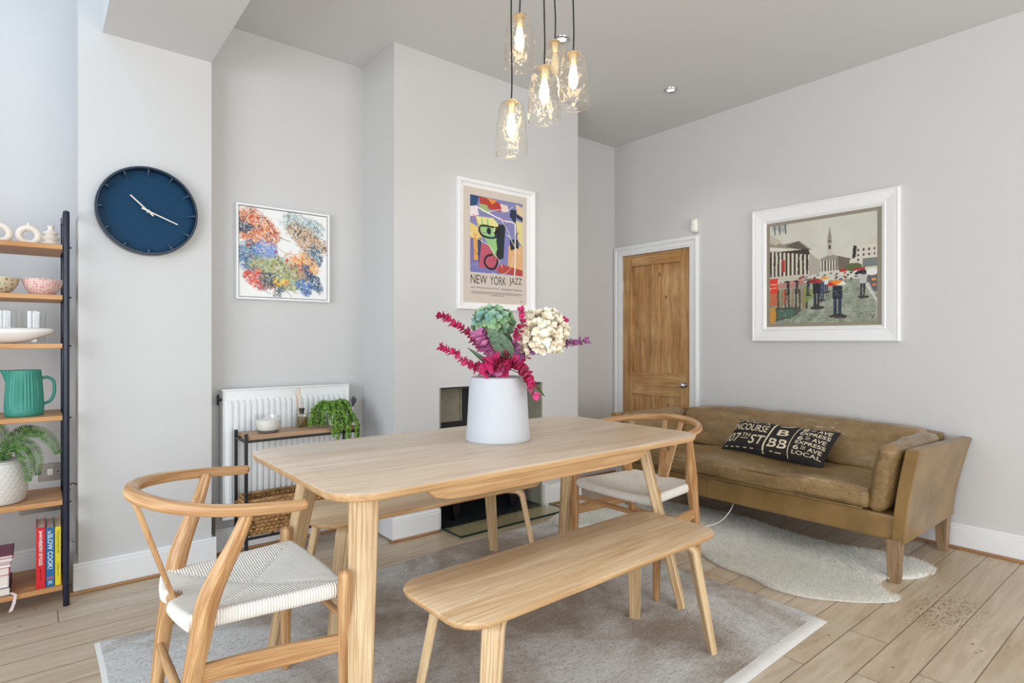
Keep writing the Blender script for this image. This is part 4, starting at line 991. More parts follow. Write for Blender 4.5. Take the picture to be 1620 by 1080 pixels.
def hand(tip, tail, w_, y):
    tip = Vector(tip); tail = Vector(tail); d = (tip-tail).normalized(); s = V(d.z, 0, -d.x) if len(tip) == 3 else None
    vt = []
    for yy in (y, y+.002): vt += [V(tail.x, yy, tail.z)-s*w_, V(tail.x, yy, tail.z)+s*w_, V(tip.x, yy, tip.z)+s*w_*.8, V(tip.x, yy, tip.z)-s*w_*.8]
    return MB().add(vt, [(0, 1, 2, 3), (7, 6, 5, 4), (0, 4, 5, 1), (1, 5, 6, 2), (2, 6, 7, 3), (3, 7, 4, 0)])
hc = V(KX, 0, KZ)
def cdir(deg, L): a = math.radians(deg); return hc+V(math.sin(a)*L, 0, math.cos(a)*L)
hand(cdir(-47, .105), cdir(133, .030), .0035, KY-.034).build('hour_hand', HANDM, ck)
hand(cdir(112, .140), cdir(292, .032), .0032, KY-.040).build('minute_hand', HANDM, ck)
MB().lathe((KX, KY, KZ), [(0, -.043), (.006, -.043), (.006, -.005), (0, -.005)], 20, axis='Y').build('hand_pin', HANDM, ck)

# ------------------------------------------------------------------ pictures: painted colour grids
def vnoise(h, w_, sc, seed, oct=4):
    r = np.random.RandomState(seed); out = np.zeros((h, w_)); amp = 1; tot = 0
    yy, xx = np.mgrid[0:h, 0:w_]/max(h, w_)
    for o_ in range(oct):
        g = r.rand(int(sc)+3, int(sc)+3); y = yy*sc; x = xx*sc; yi = y.astype(int); xi = x.astype(int); fy = y-yi; fx = x-xi; fy = fy*fy*(3-2*fy); fx = fx*fx*(3-2*fx)
        out += amp*((g[yi, xi]*(1-fx)+g[yi, xi+1]*fx)*(1-fy)+(g[yi+1, xi]*(1-fx)+g[yi+1, xi+1]*fx)*fy); tot += amp; amp *= .55; sc *= 2
    return out/tot
class Canvas:
    def __init__(s, w_, h, bg): s.w, s.h = w_, h; s.a = np.ones((h, w_, 3))*np.array(bg)/255.; s.yy, s.xx = np.mgrid[0:h, 0:w_]; s.X = (s.xx+.5)/w_; s.Y = (s.yy+.5)/h
    def put(s, m, col, al=1.): m = (m*al)[..., None] if m.dtype != bool else (m.astype(float)*al)[..., None]; s.a = s.a*(1-m)+np.array(col)/255.*m
    def poly(s, pts, col, al=1., jit=0, seed=0):
        X, Y = s.X, s.Y
        if jit: X = X+(vnoise(s.h, s.w, 14, seed+1)-.5)*jit; Y = Y+(vnoise(s.h, s.w, 14, seed+2)-.5)*jit
        c = np.zeros(X.shape, bool); j = len(pts)-1
        for i in range(len(pts)):
            xi, yi = pts[i]; xj, yj = pts[j]
            if yi != yj: c ^= ((yi > Y) != (yj > Y)) & (X < (xj-xi)*(Y-yi)/(yj-yi)+xi)
            j = i
        s.put(c, col, al)
    def rect(s, x0, y0, x1, y1, col, al=1., jit=0, seed=0): s.poly([(x0, y0), (x1, y0), (x1, y1), (x0, y1)], col, al, jit, seed)
    def ell(s, cx, cy, rx, ry, col, al=1., soft=0, jit=0, seed=0):
        X, Y = s.X, s.Y
        if jit: X = X+(vnoise(s.h, s.w, 10, seed+1)-.5)*jit; Y = Y+(vnoise(s.h, s.w, 10, seed+2)-.5)*jit
        d = np.sqrt(((X-cx)/rx)**2+((Y-cy)/ry)**2)
        s.put(np.clip((1-d)/soft, 0, 1) if soft else d < 1, col, al)
    def line(s, pts, wd, col, al=1., jit=0, seed=0):
        asp = s.h/s.w; X = s.X; Y = s.Y*asp
        if jit: X = X+(vnoise(s.h, s.w, 10, seed+1)-.5)*jit; Y = Y+(vnoise(s.h, s.w, 10, seed+2)-.5)*jit
        m = np.zeros(X.shape, bool)
        for (x0, y0), (x1, y1) in zip(pts[:-1], pts[1:]):
            y0 *= asp; y1 *= asp; dx, dy = x1-x0, y1-y0; L = dx*dx+dy*dy+1e-12; t_ = np.clip(((X-x0)*dx+(Y-y0)*dy)/L, 0, 1)
            m |= ((X-x0-t_*dx)**2+(Y-y0-t_*dy)**2) < (wd/2)**2
        s.put(m, col, al)
    def curve(s, pts, wd, col, al=1.):
        Q, _ = catmull([V(a, b, 0) for a, b in pts], [0]*len(pts), 8); s.line([(q.x, q.y) for q in Q], wd, col, al)
def vcmat(name, rough=.6, bm=0):
    m, nt, b = newmat(name); a = nd(nt, 'Attribute', attribute_name='paint'); nt.links.new(a.outputs[0], b.inputs['Base Color']); b.inputs['Roughness'].default_value = rough
    nt.links.new(bump(nt, noi(nt, coords(nt), 90, 4), bm, .002), b.inputs['Normal']); return m
def canvas_mesh(cv, name, P00, P10, P01, mat, parent):
    """P00 top-left, P10 top-right, P01 bottom-left"""
    P00, P10, P01 = map(np.array, (P00, P10, P01)); h, w_ = cv.h, cv.w
    ii, jj = np.mgrid[0:h+1, 0:w_+1]; pts = P00+(P10-P00)*(jj/w_)[..., None]+(P01-P00)*(ii/h)[..., None]
    mb = MB(); mb.v = pts.reshape(-1, 3).tolist(); K = w_+1
    i, j = np.mgrid[0:h, 0:w_]; a = (i*K+j).ravel(); mb.f = list(zip((a+K).tolist(), (a+K+1).tolist(), (a+1).tolist(), a.tolist())); mb.uv = [None]*len(mb.f)
    o = mb.build(name, mat, parent, smooth=False)
    c = np.clip(cv.a, 0, 1); l = np.where(c <= .04045, c/12.92, ((c+.055)/1.055)**2.4).reshape(-1, 3)
    at = o.data.color_attributes.new('paint', 'FLOAT_COLOR', 'CORNER'); buf = np.ones((len(l), 4, 4), dtype=np.float32); buf[:, :, :3] = l[:, None, :]
    at.data.foreach_set('color', buf.ravel()); return o
def frame_mb(axis, a0, a1, z0, z1, d_wall, prof):
    """picture frame; axis 'Y' = hangs on a wall facing -Y at y=d_wall (a = x); axis 'X' = wall facing -X (a = y). prof: (inset, depth)"""
    mb = MB(); vt = []; k = len(prof)
    for (i_, d) in prof:
        for (a, z) in ((a0+i_, z0+i_), (a1-i_, z0+i_), (a1-i_, z1-i_), (a0+i_, z1-i_)):
            vt.append((a, d_wall-d, z) if axis == 'Y' else (d_wall-d, a, z))
    fs = []
    for i in range(k-1):
        for j in range(4): l = (j+1) % 4; fs.append((i*4+j, i*4+l, (i+1)*4+l, (i+1)*4+j))
    return mb.add(vt, fs)

# --- abstract canvas in the alcove
A0, A1, AZ0, AZ1 = .883, 1.430, 1.445, 1.995
pc = thing('framed_painting', 'square abstract painting of coloured splashes in a thin white frame above the radiator', 'picture', ((A0+A1)/2, YA, 1.72))
frame_mb('Y', A0, A1, AZ0, AZ1, YA, [(0, 0), (0, .038), (.002, .040), (.010, .040), (.012, .038), (.012, .004)]).build('picture_frame', plain('frame_white', (238, 238, 238), .35, bmp=(30, .02)), pc, smooth=False)
MB().box(A0+.011, A1-.011, YA-.012, YA-.002, AZ0+.011, AZ1-.011).build('backing', plain('shadow_gap', (60, 58, 56), .8, bmp=(30, .02)), pc, smooth=False)
cv = Canvas(230, 230, (238, 238, 236)); N1, N2, N3 = vnoise(230, 230, 7, 1, 5), vnoise(230, 230, 16, 2, 5), vnoise(230, 230, 30, 3, 4)
def splash(cx, cy, rx, ry, rot, cols, seed, thr=.42):
    rx *= 1.22; ry *= 1.22; c_, s_ = math.cos(rot), math.sin(rot)
    wx_ = (vnoise(230, 230, 8, seed, 5)-.5)*.16; wy_ = (vnoise(230, 230, 8, seed+9, 5)-.5)*.16
    dx, dy = cv.X+wx_-cx, cv.Y+wy_-cy; u = (dx*c_+dy*s_)/rx; v_ = (-dx*s_+dy*c_)/ry; env = np.clip(1.15-np.sqrt(u*u+v_*v_), 0, 1)
    for k, col in enumerate(list(cols)+[cols[0]]):
        nn = vnoise(230, 230, 16+9*k, seed+7*k+3, 5); m = np.clip((env**.6*.62-(nn-.5)*1.9-.22)*5, 0, 1)*np.clip((vnoise(230, 230, 40, seed+k*5+31, 3)-.30)*5, 0, 1)*np.clip(env*3.5-.25, 0, 1); cv.put(m, col, .72)
    rg_ = 1-np.abs(vnoise(230, 230, 22, seed+50, 4)-.5)*2; cv.put(np.clip((rg_-.93)*22, 0, 1)*np.clip(env*2.2, 0, 1), (46, 48, 60), .8)
    rg_ = 1-np.abs(vnoise(230, 230, 26, seed+77, 4)-.5)*2; cv.put(np.clip((rg_-.92)*20, 0, 1)*np.clip(env*2, 0, 1), (240, 238, 232), .8)
splash(.17, .22, .24, .17, .4, [(236, 176, 130), (214, 92, 60), (226, 150, 96), (196, 60, 40)], 10)
splash(.05, .24, .09, .06, .2, [(40, 62, 92), (60, 90, 120)], 20)
splash(.70, .16, .2, .13, .2, [(170, 196, 200), (130, 160, 176), (196, 204, 190)], 30)
splash(.78, .30, .22, .13, .5, [(232, 196, 160), (206, 160, 110), (90, 66, 50)], 40)
splash(.84, .47, .11, .09, .9, [(70, 96, 120), (90, 130, 160)], 45)
splash(.72, .60, .16, .13, .4, [(240, 170, 100), (232, 120, 50), (240, 190, 130)], 50)
splash(.66, .70, .16, .1, .3, [(196, 70, 50), (230, 110, 60), (120, 60, 50)], 60)
splash(.20, .60, .26, .16, .45, [(70, 110, 160), (40, 80, 130), (140, 176, 170)], 70)
splash(.44, .72, .3, .16, .35, [(150, 170, 130), (110, 160, 150), (196, 160, 110), (210, 190, 90)], 80)
splash(.20, .80, .14, .09, .5, [(210, 50, 40), (236, 120, 90)], 90, .40)
splash(.36, .84, .16, .08, .6, [(50, 70, 80), (140, 110, 80)], 95)
splash(.46, .80, .08, .05, .2, [(236, 210, 50), (220, 90, 40)], 97, .38)
splash(.82, .78, .18, .05, 1.0, [(50, 90, 130), (40, 50, 70)], 99)
splash(.74, .86, .08, .07, .8, [(90, 130, 190), (70, 110, 170)], 101)
splash(.28, .46, .10, .09, .3, [(90, 130, 214), (50, 96, 190)], 103, .36)
cv.ell(.30, .46, .16, .15, (238, 238, 236), .25, .5)
for (x, y, a, c) in ((.09, .41, .03, (196, 30, 30)), (.40, .47, .025, (214, 60, 60)), (.53, .56, .028, (206, 40, 60)), (.12, .10, .03, (196, 50, 40)), (.31, .37, .02, (200, 60, 50))): cv.ell(x, y, a, a*.7, c, .9, .6, .05, int(x*99))
cv.curve([(.04, .16), (.12, .07), (.18, .11), (.27, .10), (.34, .20), (.44, .30), (.56, .34)], .006, (40, 34, 40), .8)
cv.curve([(.08, .40), (.11, .30), (.2, .27), (.30, .35), (.42, .43), (.52, .49)], .005, (190, 60, 50), .7); cv.curve([(.10, .52), (.17, .58), (.25, .60)], .006, (180, 50, 50), .7)
for k in range(16):
    x, y = .62+.03*k % .35+.1*rng.rand(), .1+.03*k; cv.line([(x, y), (x+.05*rng.rand()+.02, y+.05)], .004, (50, 44, 44), .7)
for p in ([(.84, .86), (.9, .93)], [(.50, .90), (.58, .985)], [(.70, .88), (.75, .97)], [(.74, .88), (.82, .95)], [(.90, .47), (.93, .55)], [(.85, .05), (.98, .16)], [(.83, .10), (.96, .24)], [(.16, .88), (.34, .96)]): cv.line(p, .006, (60, 66, 90), .8)
canvas_mesh(cv, 'canvas', (A0+.016, YA-.030, AZ1-.016), (A1-.016, YA-.030, AZ1-.016), (A0+.016, YA-.030, AZ0+.016), vcmat('abstract_paint', .5, .35), pc)
MB().box(A0+.016, A1-.016, YA-.0295, YA-.012, AZ0+.016, AZ1-.016).build('canvas_board', plain('canvas_edge', (225, 225, 222), .7, bmp=(30, .02)), pc, smooth=False)

# --- poster on the chimney breast
B0, B1, BZ0, BZ1 = 2.112, 2.775, 1.412, 2.270
po = thing('framed_poster', 'tall white framed jazz poster hanging on the chimney breast above the bouquet', 'picture', ((B0+B1)/2, YC, 1.84))
frame_mb('Y', B0, B1, BZ0, BZ1, YC, [(0, 0), (0, .026), (.003, .030), (.012, .030), (.016, .027), (.022, .027), (.024, .024), (.026, .012)]).build('picture_frame', plain('frame_white', (238, 238, 238), .35), po, smooth=False)
MB().box(B0+.02, B1-.02, YC-.013, YC-.002, BZ0+.02, BZ1-.02).build('mount', plain('white_mount', (236, 234, 232), .7, bmp=(30, .02)), po, smooth=False)
PX0, PX1, PZ0, PZ1 = B0+.050, B1-.072, 1.459, 2.220
PSH = MB().box(PX0, PX1, YC-.0145, YC-.012, PZ0, PZ1).build('poster_sheet', plain('poster_paper', (206, 194, 182), .6, bmp=(30, .02)), po, smooth=False)
cv = Canvas(180, 220, (128, 128, 176))
P_ = cv.poly
P_([(0, 0), (.16, 0), (.12, .12), (0, .16)], (36, 70, 112)); P_([(.16, 0), (.5, .03), (.62, .08), (.55, .16), (.3, .14), (.18, .1)], (176, 58, 46)); P_([(.3, .0), (.5, .02), (.4, .08)], (222, 140, 70))
P_([(.15, .1), (.3, .1), (.38, .2), (.2, .2)], (150, 178, 120)); P_([(.55, .05), (.7, .06), (.72, .14), (.6, .16)], (226, 206, 196)); P_([(.76, .1), (.88, .1), (.86, .3), (.74, .2)], (30, 46, 70))
P_([(.86, .02), (1, .05), (1, .18), (.88, .14)], (222, 196, 160)); P_([(.88, .15), (1, .2), (1, .24), (.88, .2)], (26, 28, 34)); P_([(.86, .24), (1, .26), (1, .6), (.9, .5)], (222, 206, 140))
P_([(0, .15), (.12, .13), (.16, .25), (0, .28)], (228, 218, 220)); P_([(0, .36), (.18, .42), (.22, .6), (0, .55)], (226, 198, 120)); P_([(0, .55), (.2, .6), (.2, .85), (0, .9)], (120, 110, 160))
P_([(.06, .5), (.12, .5), (.14, .84), (.07, .84)], (222, 160, 70)); P_([(.14, .55), (.2, .55), (.22, .9), (.15, .88)], (44, 60, 92))
P_([(.62, .4), (.74, .42), (.74, .9), (.62, .85)], (128, 126, 186)); P_([(.2, .62), (.45, .62), (.52, .95), (.15, .95)], (186, 84, 104)); P_([(.72, .6), (1, .58), (1, .95), (.7, .88)], (220, 172, 120))
P_([(.74, .52), (.9, .5), (.92, .62), (.76, .66)], (30, 34, 40)); P_([(.55, .86), (1, .92), (1, 1), (.5, .98)], (176, 66, 60)); P_([(0, .92), (.5, .95), (.5, 1), (0, 1)], (116, 118, 176))
P_([(.46, .34), (.66, .32), (.64, .52), (.62, .78), (.5, .82), (.44, .6)], (26, 38, 42)); P_([(.1, .27), (.42, .26), (.52, .33), (.5, .42), (.14, .40)], (226, 216, 140))
P_([(.14, .36), (.5, .4), (.48, .56), (.5, .66), (.46, .78), (.36, .66), (.26, .54), (.18, .48)], (150, 196, 130)); P_([(.2, .28), (.22, .28), (.24, .38), (.2, .38)], (150, 196, 130)); P_([(.3, .28), (.33, .28), (.34, .38), (.3, .38)], (150, 196, 130))
cv.curve([(.16, .42), (.22, .38), (.4, .38), (.55, .38)], .03, (16, 16, 18)); cv.curve([(.16, .42), (.2, .50), (.36, .53), (.5, .5)], .032, (16, 16, 18)); cv.ell(.34, .44, .04, .045, (16, 16, 18)); cv.ell(.5, .45, .06, .06, (16, 16, 18))
cv.curve([(.5, .7), (.5, .84), (.44, .93), (.33, .93), (.26, .86), (.3, .78), (.40, .75)], .035, (16, 16, 18))
cv.curve([(.1, .14), (.4, .22), (.62, .27), (.82, .28), (.85, .36), (.85, .7), (.84, 1)], .022, (236, 226, 220)); cv.curve([(0, .5), (.2, .58), (.38, .66), (.6, .9)], .008, (236, 226, 220)); cv.curve([(.55, .24), (.7, .4), (.8, .56), (.95, .7)], .01, (236, 226, 220)); cv.curve([(.3, .2), (.5, .14), (.7, .12), (.8, .06)], .008, (236, 226, 220)); cv.curve([(.4, .99), (.6, 1.0), (.76, .9), (.8, .75)], .007, (236, 226, 220))
for k in range(10): a = rng.rand(2); cv.curve([tuple(a), tuple(a+rng.rand(2)*.2-.1), tuple(a+rng.rand(2)*.3-.1)], .007, [(60, 80, 140), (226, 120, 90), (30, 30, 36), (236, 226, 210)][k % 4])
canvas_mesh(cv, 'poster_print', (2.213, YC-.0155, 2.169), (2.665, YC-.0155, 2.169), (2.213, YC-.0155, 1.660), vcmat('poster_ink', .45), po)
INK = plain('poster_black', (30, 26, 26), .6, bmp=(30, .02))
def flat_text(mb, txt, x0, x1, z0, z1, y, bold=0.0):
    vs_, fs_ = textmesh(txt, 1, 1, bold); mb.add([(x0+(x1-x0)*a, y, z0+(z1-z0)*b) for a, b in vs_], fs_)
mb = MB()
flat_text(mb, 'NEW', 2.218, 2.352, 1.585, 1.643, YC-.0152, -.004); flat_text(mb, 'YORK', 2.378, 2.515, 1.585, 1.643, YC-.0152, -.004); flat_text(mb, 'JAZZ', 2.545, 2.658, 1.585, 1.643, YC-.0152, -.004)
flat_text(mb, 'NEW YORK JAZZ MUSIC FESTIVAL', 2.218, 2.455, 1.552, 1.563, YC-.0152); flat_text(mb, 'MANHATTAN NY', 2.475, 2.660, 1.552, 1.563, YC-.0152)
for k, (a, b) in enumerate(((2.225, 2.655), (2.215, 2.662), (2.38, 2.50))): mb.box(a, b, YC-.0152, YC-.0150, 1.530-k*.010, 1.5325-k*.010)
mb.box(2.648, 2.664, YC-.0152, YC-.0150, 1.478, 1.482); mb.build('poster_lettering', INK, PSH, smooth=False)

# --- street scene on right wall
S0, S1, SZ0, SZ1 = 1.288, 2.251, 1.200, 2.165
st = thing('framed_painting', 'large white framed painting of people with umbrellas in a wet street above the sofa', 'picture', (XB, (S0+S1)/2, 1.68))
frame_mb('X', S0, S1, SZ0, SZ1, XB, [(0, 0), (0, .026), (.006, .034), (.014, .034), (.018, .030), (.030, .030), (.078, .022), (.083, .026), (.092, .024), (.096, .018), (.102, .016), (.106, .011)]).build('picture_frame', plain('frame_white', (238, 238, 238), .35), st, smooth=False)
MB().box(XB-.0112, XB-.002, S0+.07, S1-.07, SZ0+.07, SZ1-.07).build('mount', plain('taupe_mount', (146, 138, 122), .8, bmp=(30, .02)), st, smooth=False)
cv = Canvas(240, 250, (206, 204, 192)); N1 = vnoise(250, 240, 6, 11, 5); N2 = vnoise(250, 240, 24, 12, 4); cv.a += ((N1-.5)*.07)[..., None]
R = cv.rect; P_ = cv.poly
R(0, .60, 1, 1, (140, 146, 128), jit=.01)
m = np.clip((vnoise(250, 240, 18, 14, 4)-.5)*6, 0, 1)*(cv.Y > .56); cv.put(m, (176, 182, 164), .6)
m = np.clip((vnoise(250, 240, 26, 15, 4)-.58)*8, 0, 1)*(cv.Y > .6); cv.put(m, (106, 114, 96), .6)
P_([(0, .14), (.04, .12), (.13, .20), (.30, .18), (.43, .29), (.40, .32), (.0, .27)], (150, 140, 124), jit=.01); P_([(0, .08), (.13, .17), (.06, .2), (0, .17)], (190, 182, 166)); P_([(.16, .22), (.29, .185), (.40, .285), (.36, .29)], (96, 88, 78))
P_([(.0, .21), (.43, .29), (.41, .32), (.0, .25)], (218, 212, 198)); R(0, .27, .40, .55, (64, 54, 46), jit=.015)
for k in range(10): x = .02+k*.041; R(x, .26+.008*k, x+.020, .54, (214, 206, 190), jit=.006, seed=k)
R(0, .52, .42, .56, (196, 190, 176)); R(.13, .36, .16, .48, (196, 50, 40)); P_([(.02, .02), (.04, -.02), (.16, -.02), (.17, .05), (.10, .08)], (150, 156, 160), .7, .06)
for x in (.05, .1, .16): cv.line([(x, .0), (x+.005, .09)], .012, (84, 88, 92))
P_([(.40, .30), (.50, .40), (.50, .52), (.40, .54)], (176, 168, 152), jit=.02); P_([(.50, .39), (.60, .345), (.70, .39), (.70, .41), (.50, .41)], (150, 144, 130)); R(.50, .41, .66, .51, (86, 78, 68))
for k in range(6): R(.505+k*.026, .41, .517+k*.026, .51, (216, 210, 196))
P_([(.66, .37), (.78, .41), (.76, .5), (.66, .51)], (110, 100, 86), jit=.02); R(.565, .24, .615, .36, (196, 190, 176)); R(.572, .18, .608, .25, (150, 144, 130)); P_([(.575, .18), (.605, .18), (.590, .08)], (140, 136, 126)); R(.58, .26, .6, .3, (70, 66, 60)); R(.57, .22, .61, .228, (60, 56, 52))
R(.80, .30, 1.0, .52, (212, 204, 188)); R(.92, .24, 1, .3, (206, 198, 182))
for a in range(4):
    for b in range(4): R(.835+a*.045, .33+b*.045, .850+a*.045, .352+b*.045, (70, 64, 60))
P_([(.80, .29), (.83, .3), (.82, .4), (.79, .42)], (36, 36, 40)); R(.88, .42, 1, .5, (116, 124, 120)); cv.ell(.80, .49, .08, .035, (90, 100, 60), jit=.03); R(.68, .50, .74, .53, (176, 40, 36)); R(.80, .50, .90, .53, (170, 44, 40))
for k in range(60):
    x, y = .3+.65*rng.rand(), .53+.07*rng.rand(); cv.ell(x, y, .012, .009, [(50, 48, 54), (214, 214, 210), (90, 96, 112), (170, 60, 50), (120, 110, 100)][k % 5], .9)
R(0, .54, .085, .69, (222, 64, 40), jit=.01); cv.line([(.01, .6), (.07, .6)], .008, (240, 200, 190)); cv.line([(.01, .64), (.07, .635)], .006, (240, 200, 190)); P_([(.1, .58), (.36, .56), (.33, .63), (.1, .64)], (196, 120, 110), .7, .04)
for k in range(9): x = .08+k*.036; R(x, .66, x+.020, .86, [(76, 54, 34), (150, 120, 80), (60, 44, 32)][k % 3], .85, .02, k)
R(.15, .66, .17, .80, (196, 70, 44), .8, .02); R(0, .69, .08, .82, (206, 96, 56), .8, .03); P_([(0, .85), (.3, .84), (.34, .88), (.2, .95), (0, 1)], (60, 70, 58), .8, .05); R(0, .84, .06, 1, (214, 150, 60), .9, .04); P_([(.08, .88), (.25, .86), (.24, .93), (.08, .96)], (80, 120, 100), .7, .04); P_([(.36, .64), (.46, .68), (.42, .78), (.34, .8)], (130, 144, 76), .8, .05)
def person(x, y0, y1, w_, top, leg, umb=None, refl=True):
    h = y1-y0; R(x-w_*.5, y0+h*.12, x+w_*.5, y0+h*.52, top, 1, .006); R(x-w_*.42, y0+h*.5, x-w_*.06, y1, leg, 1, .006); R(x+w_*.06, y0+h*.5, x+w_*.40, y1-h*.02, leg, 1, .006); cv.ell(x, y0+h*.07, w_*.22, h*.07, (70, 56, 50))
    if refl: cv.ell(x, y1+h*.05, w_*.95, h*.06, (40, 32, 34), .85, 0, .03, int(x*50)); R(x-w_*.3, y1-h*.05, x+w_*.3, y1+h*.12, (54, 40, 44), .6, .03)
    if umb:
        rx, cols = umb; n = len(cols); yb = y0+h*.10
        for k, c in enumerate(cols):
            a0 = PI-PI*k/n; a1 = PI-PI*(k+1)/n; P_([(x-.01, yb)]+[(x-.01+rx*math.cos(a0+(a1-a0)*q/4), yb-rx*.62*math.sin(a0+(a1-a0)*q/4)) for q in range(5)], c)
person(.19, .58, .70, .03, (50, 46, 50), (40, 40, 46), (.035, [(50, 44, 48)])); person(.28, .58, .69, .028, (60, 56, 60), (50, 48, 50), (.03, [(44, 40, 44)])); person(.39, .57, .72, .03, (56, 54, 60), (44, 44, 50), (.03, [(90, 84, 80)]))
person(.52, .60, .78, .04, (60, 76, 110), (50, 60, 90)); person(.56, .57, .70, .035, (220, 220, 220), (60, 60, 80), (.045, [(222, 150, 60), (232, 176, 90)])); person(.47, .585, .84, .07, (34, 34, 44), (40, 40, 52), (.065, [(150, 34, 36), (172, 48, 44)]))
person(.88, .54, .76, .055, (190, 188, 184), (50, 48, 52), (.06, [(30, 30, 34), (46, 44, 48)])); person(.66, .62, .93, .085, (30, 34, 52), (38, 48, 76), (.085, [(190, 34, 36), (236, 130, 40), (236, 140, 44), (232, 228, 220)]))
P_([(.92, .56), (1, .56), (1, .74), (.95, .72), (.91, .64)], (92, 82, 92), .9, .02); R(.955, .61, .99, .63, (222, 160, 60)); R(.96, .66, .99, .675, (222, 120, 60)); cv.ell(.96, .55, .05, .03, (228, 226, 222)); P_([(.90, .66), (.93, .64), (1, .80), (1, .84)], (216, 214, 208), .8)
for k in range(26): x, y = rng.rand(), .62+.36*rng.rand(); cv.line([(x, y), (x+.04*rng.rand(), y+.01)], .005, (206, 208, 196), .5)
for k in range(6): y = .70+.05*k; cv.line([(.6-.05*k, y), (1, y+.01)], .003, (110, 116, 100), .6)
cv.line([(.955, .94), (.965, .97), (.975, .94)], .006, (40, 36, 36))
canvas_mesh(cv, 'painting_panel', (XB-.0125, S1-.130, 2.036), (XB-.0125, S0+.130, 2.036), (XB-.0125, S1-.130, 1.330), vcmat('street_paint', .42, .3), st)

# alarm sensor by the door
sd = thing('motion_sensor', 'small cream plastic alarm sensor on the wall above the door frame', 'sensor', (XB, 2.745, 2.14))
MB().soft((XB-.018, 2.745, 2.140), (.018, .028, .055), .014, (.008, 0, 0), n=6).build('sensor_case', WHITEP, sd)
MB().soft((XB-.040, 2.745, 2.118), (.006, .018, .022), .005, n=4).build('sensor_lens', plain('sensor_lens', (240, 238, 226), .25, bmp=(30, .05)), sd)

# ------------------------------------------------------------------ glass hearth and fire grate
m, nt, b = newmat('hearth_glass'); out = nt.nodes['Material Output']; nt.nodes.remove(b)
tr = nd(nt, 'BsdfTransparent', {0: lin((251, 253, 247))+(1,)}); gl = nd(nt, 'BsdfGlossy', {0: (1, 1, 1, 1), 'Roughness': .02}); lw = nd(nt, 'LayerWeight', {'Blend': .5, 'Normal': bump(nt, noi(nt, coords(nt), 6, 2), .02, .003)}); fr = nd(nt, 'Math', {0: mth(nt, 'POWER', lw.outputs['Facing'], 4.0), 1: .5}, operation='MULTIPLY')
nt.links.new(nd(nt, 'MixShader', {0: fr.outputs[0], 1: tr.outputs[0], 2: gl.outputs[0]}).outputs[0], out.inputs[0]); HG = m
hg = thing('glass_hearth', 'thin greenish glass hearth plate lying on the floorboards before the fireplace', 'hearth', (2.43, 3.05, 0))
MB().box(1.984, 2.895, 2.925, YC-.001, .018, .026).build('glass_plate', HG, hg, smooth=False)
mb = MB(); 
for q in ((1.9835, 2.8955, 2.9235, 2.9262, .0135, .0262), (1.9823, 1.985, 2.9235, YC-.002, .0135, .0262), (2.894, 2.8965, 2.9235, YC-.04, .0135, .0262)): mb.box(*q)
mb.build('glass_edge', plain('dark_green_edge', (14, 52, 44), .15, bmp=(30, .02)), hg, smooth=False)
mb = MB(); 
for x in (2.03, 2.43, 2.85):
    for y in (2.96, 3.13): mb.lathe((x, y, 0), [(0, 0), (.006, 0), (.006, .0178), (0, .0178)], 10)
mb.build('spacer', thin_glass('clear_pad', (230, 236, 230)), hg)
gr = thing('fire_grate', 'black cast iron fire basket standing inside the fireplace', 'fire grate', (2.43, 3.38, .012))
IRON = plain('cast_iron', (24, 24, 26), .5, .4, bmp=(60, .3, .004))
for x in (2.17, 2.66):
    for y in (3.27, 3.47):
        mb = MB(); mb.add([(x-.020, y-.016, .012), (x+.020, y-.016, .012), (x+.020, y+.016, .012), (x-.020, y+.016, .012), (x-.034, y-.026, .15), (x+.034, y-.026, .15), (x+.034, y+.026, .15), (x-.034, y+.026, .15)],
                          [(0, 3, 2, 1), (4, 5, 6, 7), (0, 1, 5, 4), (1, 2, 6, 5), (2, 3, 7, 6), (3, 0, 4, 7)]); mb.build('leg', IRON, gr, bevel=.004)
mb = MB(); mb.box(2.12, 2.71, 3.24, 3.26, .14, .165); mb.box(2.12, 2.71, 3.48, 3.50, .14, .165); mb.box(2.12, 2.14, 3.24, 3.5, .14, .165); mb.box(2.69, 2.71, 3.24, 3.5, .14, .165); mb.box(2.12, 2.71, 3.235, 3.255, .25, .27)
for k in range(12): x = 2.14+k*.05; mb.box(x-.006, x+.006, 3.24, 3.252, .16, .255); mb.box(x-.006, x+.006, 3.25, 3.49, .145, .158)
mb.build('bars', IRON, gr)

# ------------------------------------------------------------------ ladder shelf and its contents
SX1, SY0, SY1 = .092, 3.34, 3.665
sh = thing('shelving_unit', 'tall shelving unit of oak boards on dark navy tube frame at the left edge', 'shelving unit', (-.45, 3.5, 0))
for x in (.105, -1.05):
    mb = MB(); n_ = [(x, SY0, .0), (x, SY0, .5), (x, SY0, 1.2), (x, SY0, 1.74), (x, SY0+.012, 1.775), (x, SY0+.04, 1.788), (x, SY1-.04, 1.788), (x, SY1-.012, 1.775), (x, SY1, 1.74), (x, SY1, .9), (x, SY1, 0)]
    mb.tube(n_, .0125, 12, 3); mb.build('side_frame', NAVYM, sh)
SHZ = [1.638, 1.411, 1.191, .865, .482, .097]
for z in SHZ:
    mb = MB(); mb.box(-1.035, SX1, SY0-.004, SY1, z-.022, z); b = mb.build('shelf', OAKS, sh, bevel=.002)
mb = MB()
for z in SHZ:
    for y in (SY0, SY1): mb.tube([(.085, y, z-.011), (.121, y, z-.011)], .0040, 8, 1)
mb.build('bolts', BLACK, sh)
CREAM = plain('matte_cream_ceramic', (226, 216, 202), .7, bmp=(60, .15, .002))
Y_ = 3.46
